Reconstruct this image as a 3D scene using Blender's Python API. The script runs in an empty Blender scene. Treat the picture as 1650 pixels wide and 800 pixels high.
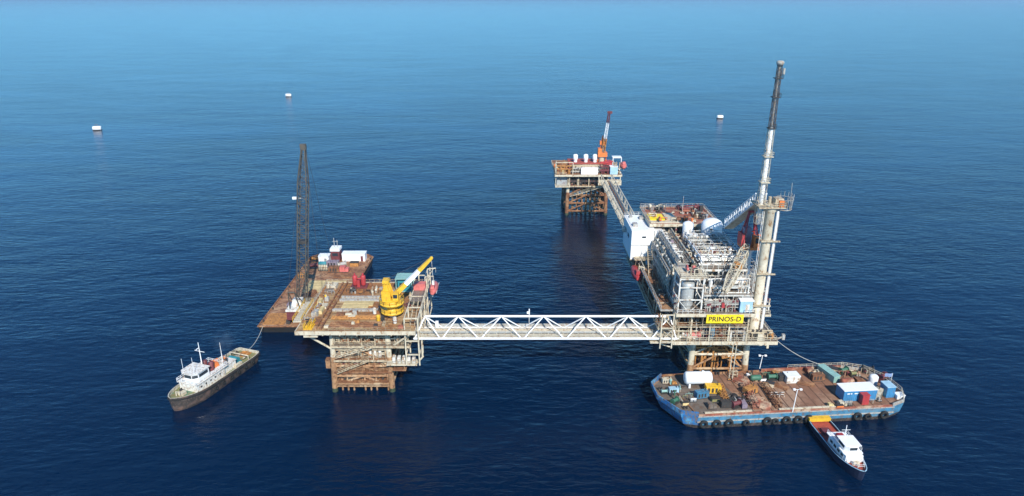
import bpy, bmesh, math, random
from mathutils import Vector, Matrix
R = math.radians
sc = bpy.context.scene
C = sc.collection
rnd = random.Random(7)

# ---------------------------------------------------------------- camera, sky, sun, exposure
cam_d = bpy.data.cameras.new('camera'); cam = bpy.data.objects.new('camera', cam_d); C.objects.link(cam)
cam_d.sensor_width = 36; cam_d.lens = 36*1080/1650; cam_d.clip_end = 90000; cam_d.clip_start = 1
cam.location = (0, 0, 100); cam.rotation_euler = (R(90-20.463), 0, 0)
sc.camera = cam
SUN_EL, SUN_AZ = 38, 164            # azimuth clockwise from +Y
w = bpy.data.worlds.new('World'); sc.world = w; w.use_nodes = True
nt = w.node_tree; nt.nodes.clear()
sky = nt.nodes.new('ShaderNodeTexSky'); sky.sky_type = 'NISHITA'; sky.sun_disc = False
sky.sun_elevation = R(SUN_EL); sky.sun_rotation = R(SUN_AZ); sky.air_density = 1.0; sky.dust_density = 0.3; sky.ozone_density = 3.0
bg = nt.nodes.new('ShaderNodeBackground'); bg.inputs[1].default_value = 0.135
wo = nt.nodes.new('ShaderNodeOutputWorld')
tint = nt.nodes.new('ShaderNodeMix'); tint.data_type = 'RGBA'; tint.blend_type = 'MULTIPLY'; tint.inputs[0].default_value = 1; tint.inputs[7].default_value = (.37, .81, 1.13, 1)
nt.links.new(sky.outputs[0], tint.inputs[6]); # sky brightness shaped for the sea's reflections: full low and sideways, dimmed high up
def wn(op, a, b_=None):
    x = nt.nodes.new('ShaderNodeMath'); x.operation = op
    for i, v in enumerate((a, b_)):
        if v is None: continue
        if isinstance(v, (int, float)): x.inputs[i].default_value = v
        else: nt.links.new(v, x.inputs[i])
    return x.outputs[0]
def wr(v, a, b_):
    x = nt.nodes.new('ShaderNodeMapRange'); x.interpolation_type = 'SMOOTHSTEP'; x.inputs[1].default_value = a; x.inputs[2].default_value = b_; nt.links.new(v, x.inputs[0]); return x.outputs[0]
wtc = nt.nodes.new('ShaderNodeTexCoord'); wsp = nt.nodes.new('ShaderNodeSeparateXYZ'); nt.links.new(wtc.outputs['Generated'], wsp.inputs[0])
sky_gain = wn('MAXIMUM', wr(wn('ABSOLUTE', wsp.outputs[0]), .05, .55), wn('SUBTRACT', 1, wr(wsp.outputs[2], .25, .6)))
vm = nt.nodes.new('ShaderNodeVectorMath'); vm.operation = 'SCALE'; nt.links.new(tint.outputs[2], vm.inputs[0]); nt.links.new(wn('ADD', wn('MULTIPLY', sky_gain, .84), .17), vm.inputs['Scale'])
nt.links.new(vm.outputs[0], bg.inputs[0]); nt.links.new(bg.outputs[0], wo.inputs[0])
sd = bpy.data.lights.new('sun', 'SUN'); sd.energy = 4.5; sd.angle = R(0.53); sd.color = (1, .95, .86)
so = bpy.data.objects.new('sun', sd); C.objects.link(so); so.location = (300, -200, 400)
sv = Vector((math.cos(R(SUN_EL))*math.sin(R(SUN_AZ)), math.cos(R(SUN_EL))*math.cos(R(SUN_AZ)), math.sin(R(SUN_EL))))
so.rotation_euler = sv.to_track_quat('Z', 'Y').to_euler()
vs = sc.view_settings; vs.view_transform = 'Standard'; vs.look = 'None'; vs.exposure = 0.38; vs.gamma = 1; vs.use_curve_mapping = False
sc.cycles.volume_bounces = 1; sc.cycles.max_bounces = 6

# ---------------------------------------------------------------- materials
def mat(name, col, rust=0.0, rcol=(.17, .07, .03), rough=.55, scale=.6, var=.25, metal=0.0, stripe=None, col2=None, c2=.5, bump=0):
    m = bpy.data.materials.new(name); m.use_nodes = True
    t = m.node_tree; N = t.nodes; L = t.links; b = N['Principled BSDF']
    b.inputs['Roughness'].default_value = rough; b.inputs['Metallic'].default_value = metal
    tc = N.new('ShaderNodeTexCoord')
    n1 = N.new('ShaderNodeTexNoise'); n1.inputs['Scale'].default_value = scale; n1.inputs['Detail'].default_value = 6; n1.inputs['Roughness'].default_value = .65
    L.new(tc.outputs['Object'], n1.inputs['Vector'])
    def rgb(c): return (*c, 1)
    def mix(fac, a, bb):
        x = N.new('ShaderNodeMix'); x.data_type = 'RGBA'
        for s, v in ((x.inputs[0], fac), (x.inputs[6], a), (x.inputs[7], bb)):
            if hasattr(v, 'is_linked'): L.new(v, s)
            elif isinstance(v, tuple): s.default_value = v
            else: s.default_value = v
        return x.outputs[2]
    def ramp(src, a, b2):
        r = N.new('ShaderNodeMapRange'); r.inputs[1].default_value = a; r.inputs[2].default_value = b2; r.clamp = True
        L.new(src, r.inputs[0]); return r.outputs[0]
    cur = mix(ramp(n1.outputs[0], .3, .7), rgb([c*(1-var) for c in col]), rgb([min(1, c*(1+var*.6)) for c in col]))
    if col2:
        n3 = N.new('ShaderNodeTexNoise'); n3.inputs['Scale'].default_value = scale*.35; n3.inputs['Detail'].default_value = 5
        mp3 = N.new('ShaderNodeMapping'); mp3.inputs['Location'].default_value = (31, 7, 3); L.new(tc.outputs['Object'], mp3.inputs[0]); L.new(mp3.outputs[0], n3.inputs['Vector'])
        cur = mix(ramp(n3.outputs[0], c2-.05, c2+.08), cur, rgb(col2))
    if stripe:
        ax, per, dk = stripe
        sp = N.new('ShaderNodeSeparateXYZ'); L.new(tc.outputs['Object'], sp.inputs[0])
        a = N.new('ShaderNodeMath'); a.operation = 'DIVIDE'; L.new(sp.outputs[ax], a.inputs[0]); a.inputs[1].default_value = per
        f = N.new('ShaderNodeMath'); f.operation = 'FRACT'; L.new(a.outputs[0], f.inputs[0])
        fl = N.new('ShaderNodeMath'); fl.operation = 'FLOOR'; L.new(a.outputs[0], fl.inputs[0])
        wn = N.new('ShaderNodeTexWhiteNoise'); wn.noise_dimensions = '1D'; L.new(fl.outputs[0], wn.inputs['W'])
        g = N.new('ShaderNodeMath'); g.operation = 'LESS_THAN'; L.new(f.outputs[0], g.inputs[0]); g.inputs[1].default_value = .14
        cur = mix(ramp(wn.outputs[0], 0, 1.6), cur, rgb([c*dk for c in col]))
        cur = mix(g.outputs[0], cur, rgb([c*dk*.5 for c in col]))
    if rust > 0:
        n2 = N.new('ShaderNodeTexNoise'); n2.inputs['Scale'].default_value = scale*1.9; n2.inputs['Detail'].default_value = 9; n2.inputs['Roughness'].default_value = .7
        mp = N.new('ShaderNodeMapping'); mp.inputs['Location'].default_value = (5, 19, 11); mp.inputs['Scale'].default_value = (1, 1, .55)
        L.new(tc.outputs['Object'], mp.inputs[0]); L.new(mp.outputs[0], n2.inputs['Vector'])
        th = .72-.36*rust
        cur = mix(ramp(n2.outputs[0], th-.04, th+.07), cur, rgb(rcol))
    L.new(cur, b.inputs['Base Color'])
    if bump:
        bp = N.new('ShaderNodeBump'); bp.inputs['Strength'].default_value = .6; bp.inputs['Distance'].default_value = bump
        L.new(n1.outputs[0], bp.inputs['Height']); L.new(bp.outputs[0], b.inputs['Normal'])
    return m
M = {
 'white': mat('white_paint', (.72, .72, .67), .5, (.36, .22, .12), .45),
 'wclean': mat('clean_white_paint', (.84, .85, .85), .03, (.5, .4, .3), .4, var=.08),
 'cream': mat('cream_paint', (.6, .54, .41), .42, (.3, .17, .08)),
 'beige': mat('weathered_beige_paint', (.5, .42, .29), .5, (.2, .1, .05), scale=.9),
 'grate': mat('galvanised_grating', (.24, .22, .19), .55, (.2, .11, .06), scale=1.2, metal=.2),
 'grey': mat('grey_cladding', (.32, .34, .35), .5, (.2, .13, .12), scale=.9, col2=(.36, .4, .4), c2=.5, var=.4, stripe=(1, 2.2, .6)),
 'lgrey': mat('light_grey_paint', (.4, .4, .37), .5, (.27, .18, .12), scale=1.1),
 'silver': mat('insulation_jacket_metal', (.52, .53, .51), .3, (.35, .25, .18), .35, metal=.35, scale=1.3),
 'dark': mat('dark_steel', (.045, .042, .04), .3, (.1, .05, .03), .6),
 'boomsteel': mat('dusty_dark_boom_steel', (.09, .082, .068), .3, (.18, .12, .08), .6),
 'black': mat('black_rubber', (.018, .018, .018), 0, rough=.85),
 'rust': mat('rusty_brown_steel', (.23, .1, .045), .45, (.1, .045, .025), .8, scale=.9, var=.4, col2=(.36, .2, .1), c2=.55),
 'jrust': mat('splash_zone_steel', (.36, .2, .1), .45, (.14, .06, .03), .8, scale=.9, var=.4, col2=(.5, .36, .22), c2=.55),
 'reddeck': mat('red_deck_paint', (.38, .07, .045), .25, (.2, .08, .05), .7, scale=1.2, var=.35),
 'oldwhite': mat('weathered_white_paint', (.76, .75, .7), .5, (.4, .27, .17), .5, scale=1.3),
 'sooty': mat('sooty_lattice_steel', (.085, .07, .062), .35, (.2, .12, .08), .7, scale=1.0),
 'algae': mat('dark_green_sea_growth', (.05, .07, .04), .3, (.12, .1, .05), .5, scale=2.5, var=.5),
 'redrust': mat('red_lead_deck', (.32, .1, .06), .45, (.15, .07, .04), .75, scale=.7, var=.4, col2=(.45, .32, .22), c2=.53),
 'ldeck': mat('timber_covered_deck', (.4, .18, .065), .45, (.13, .065, .035), .8, scale=.45, var=.45, stripe=(1, .55, .5), col2=(.5, .35, .18), c2=.52),
 'planks': mat('pale_hatch_planks', (.72, .56, .27), .3, (.34, .2, .08), .8, scale=.9, var=.3, stripe=(1, .8, .6)),
 'lbdeck': mat('rusty_barge_deck', (.33, .16, .08), .6, (.17, .08, .045), .8, scale=.4, var=.45, col2=(.42, .26, .15), c2=.55),
 'bdeck': mat('worn_barge_deck', (.27, .135, .08), .45, (.17, .085, .05), .8, scale=.3, var=.35, col2=(.36, .23, .15), c2=.5, stripe=(0, 2.4, .8)),
 'bdeckg': mat('oily_grey_barge_deck', (.16, .13, .105), .45, (.12, .07, .045), .8, scale=.35, var=.35),
 'yellow': mat('crane_yellow', (.74, .44, .03), .34, (.45, .2, .03), .5, scale=1.1),
 'signy': mat('sign_yellow', (.85, .64, .02), 0, rough=.5, var=.05),
 'ochre': mat('ochre_paint', (.48, .22, .06), .5, (.2, .09, .03), .7, scale=.9),
 'orange': mat('orange_paint', (.72, .2, .05), .2, (.3, .12, .05), .5),
 'red': mat('red_paint', (.42, .045, .05), .35, (.25, .06, .04), .5),
 'pink': mat('faded_red_fibreglass', (.62, .16, .14), .1, (.5, .3, .25), .45, var=.35),
 'maroon': mat('maroon_paint', (.16, .04, .045), .25, (.1, .05, .04), .6),
 'blue': mat('bright_blue_hull', (.015, .15, .4), .6, (.13, .12, .13), .55, scale=1.0, col2=(.1, .32, .52), c2=.53, var=.4),
 'sblue': mat('chalky_blue_hull', (.05, .2, .34), .42, (.15, .1, .08), .6, scale=.9, col2=(.11, .22, .3), c2=.54, var=.4),
 'cblue': mat('blue_container_paint', (.05, .23, .45), .2, (.2, .15, .12), .5, scale=1),
 'lblue': mat('pale_blue_cabin', (.36, .56, .68), .1, (.4, .35, .3), .5),
 'teal': mat('teal_container', (.26, .46, .42), .35, (.3, .25, .2), .55, scale=1),
 'dteal': mat('dark_teal_paint', (.03, .22, .27), .1),
 'green': mat('green_paint', (.05, .16, .1), .25, (.15, .1, .06), .6, scale=1.2),
 'ogreen': mat('olive_deck', (.22, .23, .1), .5, (.26, .17, .08), .75, scale=.9, col2=(.1, .22, .15), c2=.55),
 'navy': mat('navy_hull', (.02, .028, .06), .1, (.1, .06, .05), .45),
 'tughull': mat('scraped_black_hull', (.045, .038, .034), .5, (.12, .085, .07), .65, scale=1.1, col2=(.15, .09, .07), c2=.58),
 'tugdeckw': mat('worn_bulwark_paint', (.6, .57, .47), .5, (.28, .2, .12), .6, scale=1.2),
 'glass': mat('dark_window_glass', (.03, .04, .05), 0, rough=.12, var=.1),
 'ink': mat('black_lettering', (.02, .02, .02), 0, rough=.6, var=0),
 'flagb': mat('blue_white_flag', (.3, .42, .7), 0, rough=.8, stripe=(2, .35, .3)),
 'rope': mat('mooring_rope', (.45, .43, .38), 0, rough=.9),
 'purple': mat('dull_purple_tarpaulin', (.26, .21, .26), .2, (.3, .2, .2), .6),
}

# ---------------------------------------------------------------- mesh builder
W = {}
class MB:
    def __init__(s): s.v = []; s.f = []; s.mi = []; s.sm = []
    def add(s, vs, fs, mi=0, smooth=False):
        o = len(s.v); s.v += [tuple(v) for v in vs]
        for f in fs: s.f.append([i+o for i in f]); s.mi.append(mi); s.sm.append(smooth)
        return s
    def box(s, x0, x1, y0, y1, z0, z1, mi=0, rz=0, tp=0):
        cx, cy = (x0+x1)/2, (y0+y1)/2
        P = [(x0, y0, z0), (x1, y0, z0), (x1, y1, z0), (x0, y1, z0), (x0+tp, y0+tp, z1), (x1-tp, y0+tp, z1), (x1-tp, y1-tp, z1), (x0+tp, y1-tp, z1)]
        if rz:
            c, n = math.cos(rz), math.sin(rz)
            P = [(cx+(x-cx)*c-(y-cy)*n, cy+(x-cx)*n+(y-cy)*c, z) for x, y, z in P]
        return s.add(P, [(3, 2, 1, 0), (4, 5, 6, 7), (0, 1, 5, 4), (1, 2, 6, 5), (2, 3, 7, 6), (3, 0, 4, 7)], mi)
    def bar(s, a, b, r=.1, n=4, r2=None, mi=0):
        a = Vector(a); b = Vector(b); d = b-a
        if d.length < 1e-6: return s
        r2 = r if r2 is None else r2
        q = d.to_track_quat('Z', 'Y'); X = q @ Vector((1, 0, 0)); Y = q @ Vector((0, 1, 0))
        P = []
        for c, rr in ((a, r), (b, r2)):
            for i in range(n):
                t = 2*math.pi*(i+.5)/n; P.append(c+X*math.cos(t)*rr+Y*math.sin(t)*rr)
        F = [(i, (i+1) % n, n+(i+1) % n, n+i) for i in range(n)]
        s.add(P, F, mi, n > 6); s.add(P, [tuple(range(n))[::-1], tuple(range(n, 2*n))], mi)
        return s
    def pipe(s, pts, r=.1, n=8, mi=0):
        for a, b in zip(pts, pts[1:]): s.bar(a, b, r, n, mi=mi)
        for p in pts[1:-1]: s.ball(p, r*1.02, 6, mi)
        return s
    def ball(s, c, r, n=8, mi=0, sx=1, sy=1, sz=1):
        k = max(3, n//2); prof = [(math.sin(math.pi*i/k), -math.cos(math.pi*i/k)) for i in range(k+1)]
        P = [(c[0]+r*a*math.cos(2*math.pi*j/n)*sx, c[1]+r*a*math.sin(2*math.pi*j/n)*sy, c[2]+r*b*sz) for a, b in prof for j in range(n)]
        F = [(i*n+j, i*n+(j+1) % n, (i+1)*n+(j+1) % n, (i+1)*n+j) for i in range(k) for j in range(n)]
        return s.add(P, F, mi, True)
    def lathe(s, a, d, prof, n=14, mi=0):      # prof: (t, r) along direction d from a
        a = Vector(a); d = Vector(d).normalized(); q = d.to_track_quat('Z', 'Y'); X = q @ Vector((1, 0, 0)); Y = q @ Vector((0, 1, 0))
        P = []
        for t, r in prof:
            for i in range(n):
                th = 2*math.pi*i/n; P.append(a+d*t+X*math.cos(th)*r+Y*math.sin(th)*r)
        F = [(i*n+j, i*n+(j+1) % n, (i+1)*n+(j+1) % n, (i+1)*n+j) for i in range(len(prof)-1) for j in range(n)]
        s.add(P, F, mi, True)
        k = len(prof)-1
        return s.add([P[i] for i in range(n)]+[P[k*n+i] for i in range(n)], [tuple(range(n))[::-1], tuple(range(n, 2*n))], mi)
    def vessel(s, a, b, r, n=14, mi=0):
        a = Vector(a); L = (Vector(b)-a).length
        h = min(r*.55, L*.3)
        prof = [(h*(1-math.cos(math.pi/2*k/4)), r*math.sin(math.pi/2*max(k, .3)/4)) for k in range(5)]
        prof += [(L-t, q) for t, q in prof[::-1]]
        return s.lathe(a, Vector(b)-a, prof, n, mi)
    def prism(s, poly, z0, z1, mi=0, top=None):
        n = len(poly); q = top or poly
        P = [(x, y, z0) for x, y in poly]+[(x, y, z1) for x, y in q]
        return s.add(P, [tuple(range(n))[::-1], tuple(range(n, 2*n))]+[(i, (i+1) % n, n+(i+1) % n, n+i) for i in range(n)], mi)
    def torus(s, c, ax, R1, r, n=16, m=8, mi=0):
        q = Vector(ax).to_track_quat('Z', 'Y'); P = []
        for i in range(n):
            a = 2*math.pi*i/n
            for j in range(m):
                b = 2*math.pi*j/m; P.append(Vector(c)+q @ Vector(((R1+r*math.cos(b))*math.cos(a), (R1+r*math.cos(b))*math.sin(a), r*math.sin(b))))
        return s.add(P, [(i*m+j, ((i+1) % n)*m+j, ((i+1) % n)*m+(j+1) % m, i*m+(j+1) % m) for i in range(n) for j in range(m)], mi, True)
    def rail(s, pts, h=1.1, step=2.0, r=.045, mi=0):
        for a, b in zip(pts, pts[1:]):
            a = Vector(a); b = Vector(b); k = max(1, round((b-a).length/step))
            for i in range(k+1):
                p = a.lerp(b, i/k); s.bar(p, p+Vector((0, 0, h)), r, 4, mi=mi)
            for hh in (h, h*.55): s.bar(a+Vector((0, 0, hh)), b+Vector((0, 0, hh)), r, 4, mi=mi)
        return s
    def stairs(s, a, b, wd=1.0, mi=0):
        a = Vector(a); b = Vector(b); d = (b-a); side = Vector((-d.y, d.x, 0)); side = side.normalized()*wd/2 if side.length > 1e-4 else Vector((wd/2, 0, 0))
        for g in (-1, 1):
            s.bar(a+side*g, b+side*g, .12, 4, mi=mi); s.bar(a+side*g+Vector((0, 0, 1)), b+side*g+Vector((0, 0, 1)), .05, 4, mi=mi)
            for i in range(4):
                p = a.lerp(b, i/3)+side*g; s.bar(p, p+Vector((0, 0, 1)), .04, 4, mi=mi)
        k = max(2, int(abs(d.z)/.35))
        for i in range(k):
            p = a.lerp(b, (i+.5)/k); u = Vector((d.x, d.y, 0)).normalized()*.13
            s.add([p+side-u, p-side-u, p-side+u, p+side+u], [(0, 1, 2, 3)], mi)
        return s
    def lattice(s, a, b, w0, w1, bays, r=.08, rd=None, up=(0, 0, 1), mi=0, mid=None, mf=(.1, .9)):  # square lattice boom with tapered ends
        a = Vector(a); b = Vector(b); d = (b-a).normalized(); u = Vector(up); x = d.cross(u)
        if x.length < .05: x = d.cross(Vector((0, 1, 0)))
        x.normalize(); y = x.cross(d).normalized(); rd = rd or r*.6
        def wd(t):
            if mid is None: return w0+(w1-w0)*t
            if t < mf[0]: return w0+(mid-w0)*t/mf[0]
            if t > mf[1]: return mid+(w1-mid)*(t-mf[1])/(1-mf[1])
            return mid
        prev = None
        for i in range(bays+1):
            t = i/bays; h = wd(t)/2; c = a.lerp(b, t)
            cur = [c+x*h+y*h, c-x*h+y*h, c-x*h-y*h, c+x*h-y*h]
            for k in range(4): s.bar(cur[k], cur[(k+1) % 4], rd, 4, mi=mi)
            if prev:
                for k in range(4):
                    s.bar(prev[k], cur[k], r, 4, mi=mi)
                    if (i+k) % 2: s.bar(prev[k], cur[(k+1) % 4], rd, 4, mi=mi)
                    else: s.bar(prev[(k+1) % 4], cur[k], rd, 4, mi=mi)
            prev = cur
        return s
    def mesh(s, name, mats, off):
        me = bpy.data.meshes.new(name); me.from_pydata([(x-off[0], y-off[1], z-off[2]) for x, y, z in s.v], [], s.f)
        for m in (mats if isinstance(mats, (list, tuple)) else [mats]): me.materials.append(M[m])
        me.polygons.foreach_set('material_index', s.mi); me.polygons.foreach_set('use_smooth', s.sm)
        bm = bmesh.new(); bm.from_mesh(me); bmesh.ops.recalc_face_normals(bm, faces=bm.faces); bm.to_mesh(me); bm.free()
        me.update(); return me
    def part(s, name, mats, parent, label=None):
        off = W[parent.name]; o = bpy.data.objects.new(name, s.mesh(name, mats, off)); C.objects.link(o); o.parent = parent
        W[o.name] = off
        if label: o['label'] = label
        return o
    def one(s, name, mats, label, cat, group=None):       # a thing that is a single mesh
        xs, ys, zs = zip(*s.v); off = ((min(xs)+max(xs))/2, (min(ys)+max(ys))/2, min(zs))
        o = bpy.data.objects.new(name, s.mesh(name, mats, off)); C.objects.link(o); o.location = off; W[o.name] = off
        o['label'] = label; o['category'] = cat
        if group: o['group'] = group
        return o
def thing(name, label, cat, loc=(0, 0, 0), group=None, rz=0, local=False):
    o = bpy.data.objects.new(name, None); C.objects.link(o); o.location = loc; o.rotation_euler = (0, 0, rz); o.empty_display_size = 1
    o['label'] = label; o['category'] = cat
    if group: o['group'] = group
    W[o.name] = (0, 0, 0) if local else tuple(loc)
    return o
def dup(o, parent=None, loc=None, rz=None, label=None):
    c = o.copy(); C.objects.link(c); c.parent = parent; W[c.name] = W[o.name]
    if loc is not None: c.location = loc
    if rz is not None: c.rotation_euler = (0, 0, rz)
    if label: c['label'] = label
    for ch in list(o.children): dup(ch, c)
    return c

# ---------------------------------------------------------------- the sea and the air
def water():
    m = bpy.data.materials.new('deep_sea_water'); m.use_nodes = True
    t = m.node_tree; N = t.nodes; L = t.links; b = N['Principled BSDF']
    b.inputs['Base Color'].default_value = (.002, .02, .06, 1)
    b.inputs['Roughness'].default_value = .17; b.inputs['IOR'].default_value = 1.333
    tc = N.new('ShaderNodeTexCoord')
    def noise(sx, sy, rot, det, amp, off=0):
        mp = N.new('ShaderNodeMapping'); mp.inputs['Rotation'].default_value = (0, 0, R(rot)); mp.inputs['Scale'].default_value = (1/sx, 1/sy, 1)
        mp.inputs['Location'].default_value = (off, off*.7, 0)
        L.new(tc.outputs['Object'], mp.inputs[0])
        n = N.new('ShaderNodeTexNoise'); n.noise_dimensions = '2D'; n.inputs['Scale'].default_value = 1; n.inputs['Detail'].default_value = det; n.inputs['Roughness'].default_value = .55
        L.new(mp.outputs[0], n.inputs['Vector'])
        x = N.new('ShaderNodeMath'); x.operation = 'MULTIPLY'; x.inputs[1].default_value = amp; L.new(n.outputs[0], x.inputs[0]); return x.outputs[0]
    def add(a, c):
        x = N.new('ShaderNodeMath'); x.operation = 'ADD'; L.new(a, x.inputs[0]); L.new(c, x.inputs[1]); return x.outputs[0]
    h = add(add(noise(4.6, 1.7, 10, 4, .32), noise(5.5, 2.2, -20, 3, .26, 40)), add(noise(15, 7, 4, 2, .45, 80), noise(60, 30, -10, 2, .9, 11)))
    bp = N.new('ShaderNodeBump'); bp.inputs['Strength'].default_value = .8; bp.inputs['Distance'].default_value = 1.0
    mg = N.new('ShaderNodeMapping'); mg.inputs['Rotation'].default_value = (0, 0, R(12)); mg.inputs['Scale'].default_value = (1/170, 1/60, 1); L.new(tc.outputs['Object'], mg.inputs[0])
    ng = N.new('ShaderNodeTexNoise'); ng.noise_dimensions = '2D'; ng.inputs['Scale'].default_value = 1; ng.inputs['Detail'].default_value = 4; ng.inputs['Distortion'].default_value = .6; L.new(mg.outputs[0], ng.inputs['Vector'])
    rg = N.new('ShaderNodeMapRange'); rg.inputs[1].default_value = .32; rg.inputs[2].default_value = .68; rg.inputs[3].default_value = .45; rg.inputs[4].default_value = .88; L.new(ng.outputs[0], rg.inputs[0]); L.new(rg.outputs[0], bp.inputs['Strength'])
    L.new(h, bp.inputs['Height']); L.new(bp.outputs[0], b.inputs['Normal'])
    # broad currents of slightly different water colour
    n = N.new('ShaderNodeTexNoise'); n.noise_dimensions = '2D'; n.inputs['Scale'].default_value = .004; n.inputs['Detail'].default_value = 3
    L.new(tc.outputs['Object'], n.inputs['Vector'])
    x = N.new('ShaderNodeMix'); x.data_type = 'RGBA'; L.new(n.outputs[0], x.inputs[0])
    x.inputs[6].default_value = (.0001, .0045, .021, 1); x.inputs[7].default_value = (.0001, .011, .038, 1); L.new(x.outputs[2], b.inputs['Base Color'])
    mb = MB(); S = 45000
    me = bpy.data.meshes.new('sea'); me.from_pydata([(-S, -3000, 0), (S, -3000, 0), (S, S, 0), (-S, S, 0)], [], [(0, 1, 2, 3)]); me.materials.append(m)
    o = bpy.data.objects.new('sea_water', me); C.objects.link(o); o['kind'] = 'structure'
def haze():
    m = bpy.data.materials.new('haze_air'); m.use_nodes = True; t = m.node_tree; t.nodes.clear()
    v = t.nodes.new('ShaderNodeVolumePrincipled'); v.inputs['Color'].default_value = (.54, .8, .98, 1); v.inputs['Density'].default_value = HAZE; v.inputs['Anisotropy'].default_value = .2
    o = t.nodes.new('ShaderNodeOutputMaterial'); t.links.new(v.outputs[0], o.inputs['Volume'])
    S = 46000; mb = MB().box(-S, S, -4000, S, -1, 130)
    me = bpy.data.meshes.new('haze'); me.from_pydata(mb.v, [], mb.f); me.materials.append(m)
    ob = bpy.data.objects.new('haze', me); C.objects.link(ob); ob['kind'] = 'stuff'; ob['label'] = 'thin blue sea haze in the air'
HAZE = .75e-4
water(); haze()

# ---------------------------------------------------------------- platform helpers
def deck(t, x0, x1, y0, y1, z, top='grate', edge='cream', th=.5, gird=5, name='deck', label=None):
    d = MB().box(x0, x1, y0, y1, z-.12, z).part(name, top, t, label)
    e = MB()
    e.box(x0-.15, x1+.15, y0-.25, y0-.002, z-th-.1, z+.02); e.box(x0-.15, x1+.15, y1+.002, y1+.25, z-th-.1, z+.02)
    e.box(x0-.25, x0-.002, y0, y1, z-th-.1, z+.018); e.box(x1+.002, x1+.25, y0, y1, z-th-.1, z+.018)
    k = max(1, int((x1-x0)/gird))
    for i in range(1, k): x = x0+(x1-x0)*i/k; e.box(x-.12, x+.12, y0, y1, z-th, z-.122)
    k = max(1, int((y1-y0)/gird))
    for i in range(1, k): y = y0+(y1-y0)*i/k; e.box(x0, x1, y-.12, y+.12, z-th-.05, z-.13)
    e.part('edge_beam', edge, t); return d
def jacket(t, xs, ys, z1, bat=.06, r=.75, up='cream', low='jrust', zs=(1.5, 6, 11), split=7, brr=.38, lr=None):
    cx = (xs[0]+xs[-1])/2; cy = (ys[0]+ys[-1])/2
    def pt(x, y, z):
        k = bat*(z1-z); sx = (1 if x > cx else -1) if abs(x-cx) > 1 else 0; sy = (1 if y > cy else -1) if y in (ys[0], ys[-1]) else 0
        return (x+sx*k, y+sy*k, z)
    for x in xs:
        for y in ys:
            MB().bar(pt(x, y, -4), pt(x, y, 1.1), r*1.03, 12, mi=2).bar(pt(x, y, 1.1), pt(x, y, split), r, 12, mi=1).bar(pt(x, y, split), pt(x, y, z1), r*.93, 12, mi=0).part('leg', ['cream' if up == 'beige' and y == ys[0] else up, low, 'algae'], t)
    for y in ys:
        for i, z in enumerate(zs):
            m = low if z < split else up
            MB().bar(pt(xs[0], y, z), pt(xs[-1], y, z), brr, 8).part('brace', m, t)
            z2 = zs[i+1] if i+1 < len(zs) else z1
            b = MB(); mid = (pt(cx, y, z2)[0], pt(cx, y, z2)[1], z2)
            b.bar(pt(xs[0], y, z), mid, brr*.8, 8).bar(pt(xs[-1], y, z), mid, brr*.8, 8); b.part('brace', m, t)
    for x in (xs[0], xs[-1]):
        for i, z in enumerate(zs):
            m = low if z < split else up
            b = MB().bar(pt(x, ys[0], z), pt(x, ys[-1], z), brr, 8)
            z2 = zs[i+1] if i+1 < len(zs) else z1
            for a, c in zip(ys, ys[1:]):
                if i % 2: b.bar(pt(x, a, z), pt(x, c, z2), brr*.8, 8)
                else: b.bar(pt(x, c, z), pt(x, a, z2), brr*.8, 8)
            b.part('brace', m, t)
def pump(t, x, y, z, s=1, col='lgrey', rz=0):
    b = MB().box(x-1.2*s, x+1.2*s, y-.6*s, y+.6*s, z+.02, z+.2, 1).vessel((x-1.0*s, y, z+.7*s), (x+.1*s, y, z+.7*s), .42*s, 10)
    b.box(x+.15*s, x+.95*s, y-.4*s, y+.4*s, z+.2, z+1.0*s).bar((x+.5*s, y, z+1*s), (x+.5*s, y, z+2.0*s), .12*s, 6); b.part('pump', [col, 'dark'], t)
def hvessel(t, a, b, r, col='white', name='pressure_vessel', saddle=.8, label=None):
    a = Vector(a); b = Vector(b); v = MB().vessel(a, b, r)
    for k in (.22, .78):
        p = a.lerp(b, k); d = (b-a).normalized(); n = Vector((-d.y, d.x, 0))
        v.box(p.x-(.2 if abs(d.x) > .5 else r*.7), p.x+(.2 if abs(d.x) > .5 else r*.7), p.y-(r*.7 if abs(d.x) > .5 else .2), p.y+(r*.7 if abs(d.x) > .5 else .2), p.z-r-saddle+.003, p.z-r*.5, 1)
    for k in (.3, .5, .7):
        p = a.lerp(b, k); v.bar(p+Vector((0, 0, r*.9)), p+Vector((0, 0, r+.45)), .14, 6)
    return v.part(name, [col, 'lgrey'], t, label)
def vvessel(t, x, y, z0, z1, r, col='silver', name='column_vessel', plat=True, label=None):
    v = MB().vessel((x, y, z0+.8), (x, y, z1), r).lathe((x, y, z0+.003), (0, 0, 1), [(0, r*.75), (1.2, r*.75)], 10)
    o = v.part(name, col, t, label)
    if plat:
        z = z0+(z1-z0)*.72; k = 10
        p = [(x+(r+.8)*math.cos(2*math.pi*i/k), y+(r+.8)*math.sin(2*math.pi*i/k), z) for i in range(k+1)]
        MB().rail(p, 1.1, 1.2).prism([q[:2] for q in p[:-1]], z-.1, z).part('vessel_walkway', 'cream', o)
    return o
def cabinbox(t, x0, x1, y0, y1, z0, z1, col='white', name='cabin', win=None, label=None, roof=None):
    o = MB().box(x0, x1, y0, y1, z0, z1).part(name, col, t, label)
    MB().box(x0-.12, x1+.12, y0-.12, y1+.12, z1+.002, z1+.18).part('roof', roof or col, o)
    if win:
        for k in range(win):
            xx = x0+(x1-x0)*(k+.5)/win; MB().box(xx-.35, xx+.35, y0-.05, y0+.05, z0+(z1-z0)*.45, z0+(z1-z0)*.75).part('window', 'glass', o)
    return o
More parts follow.
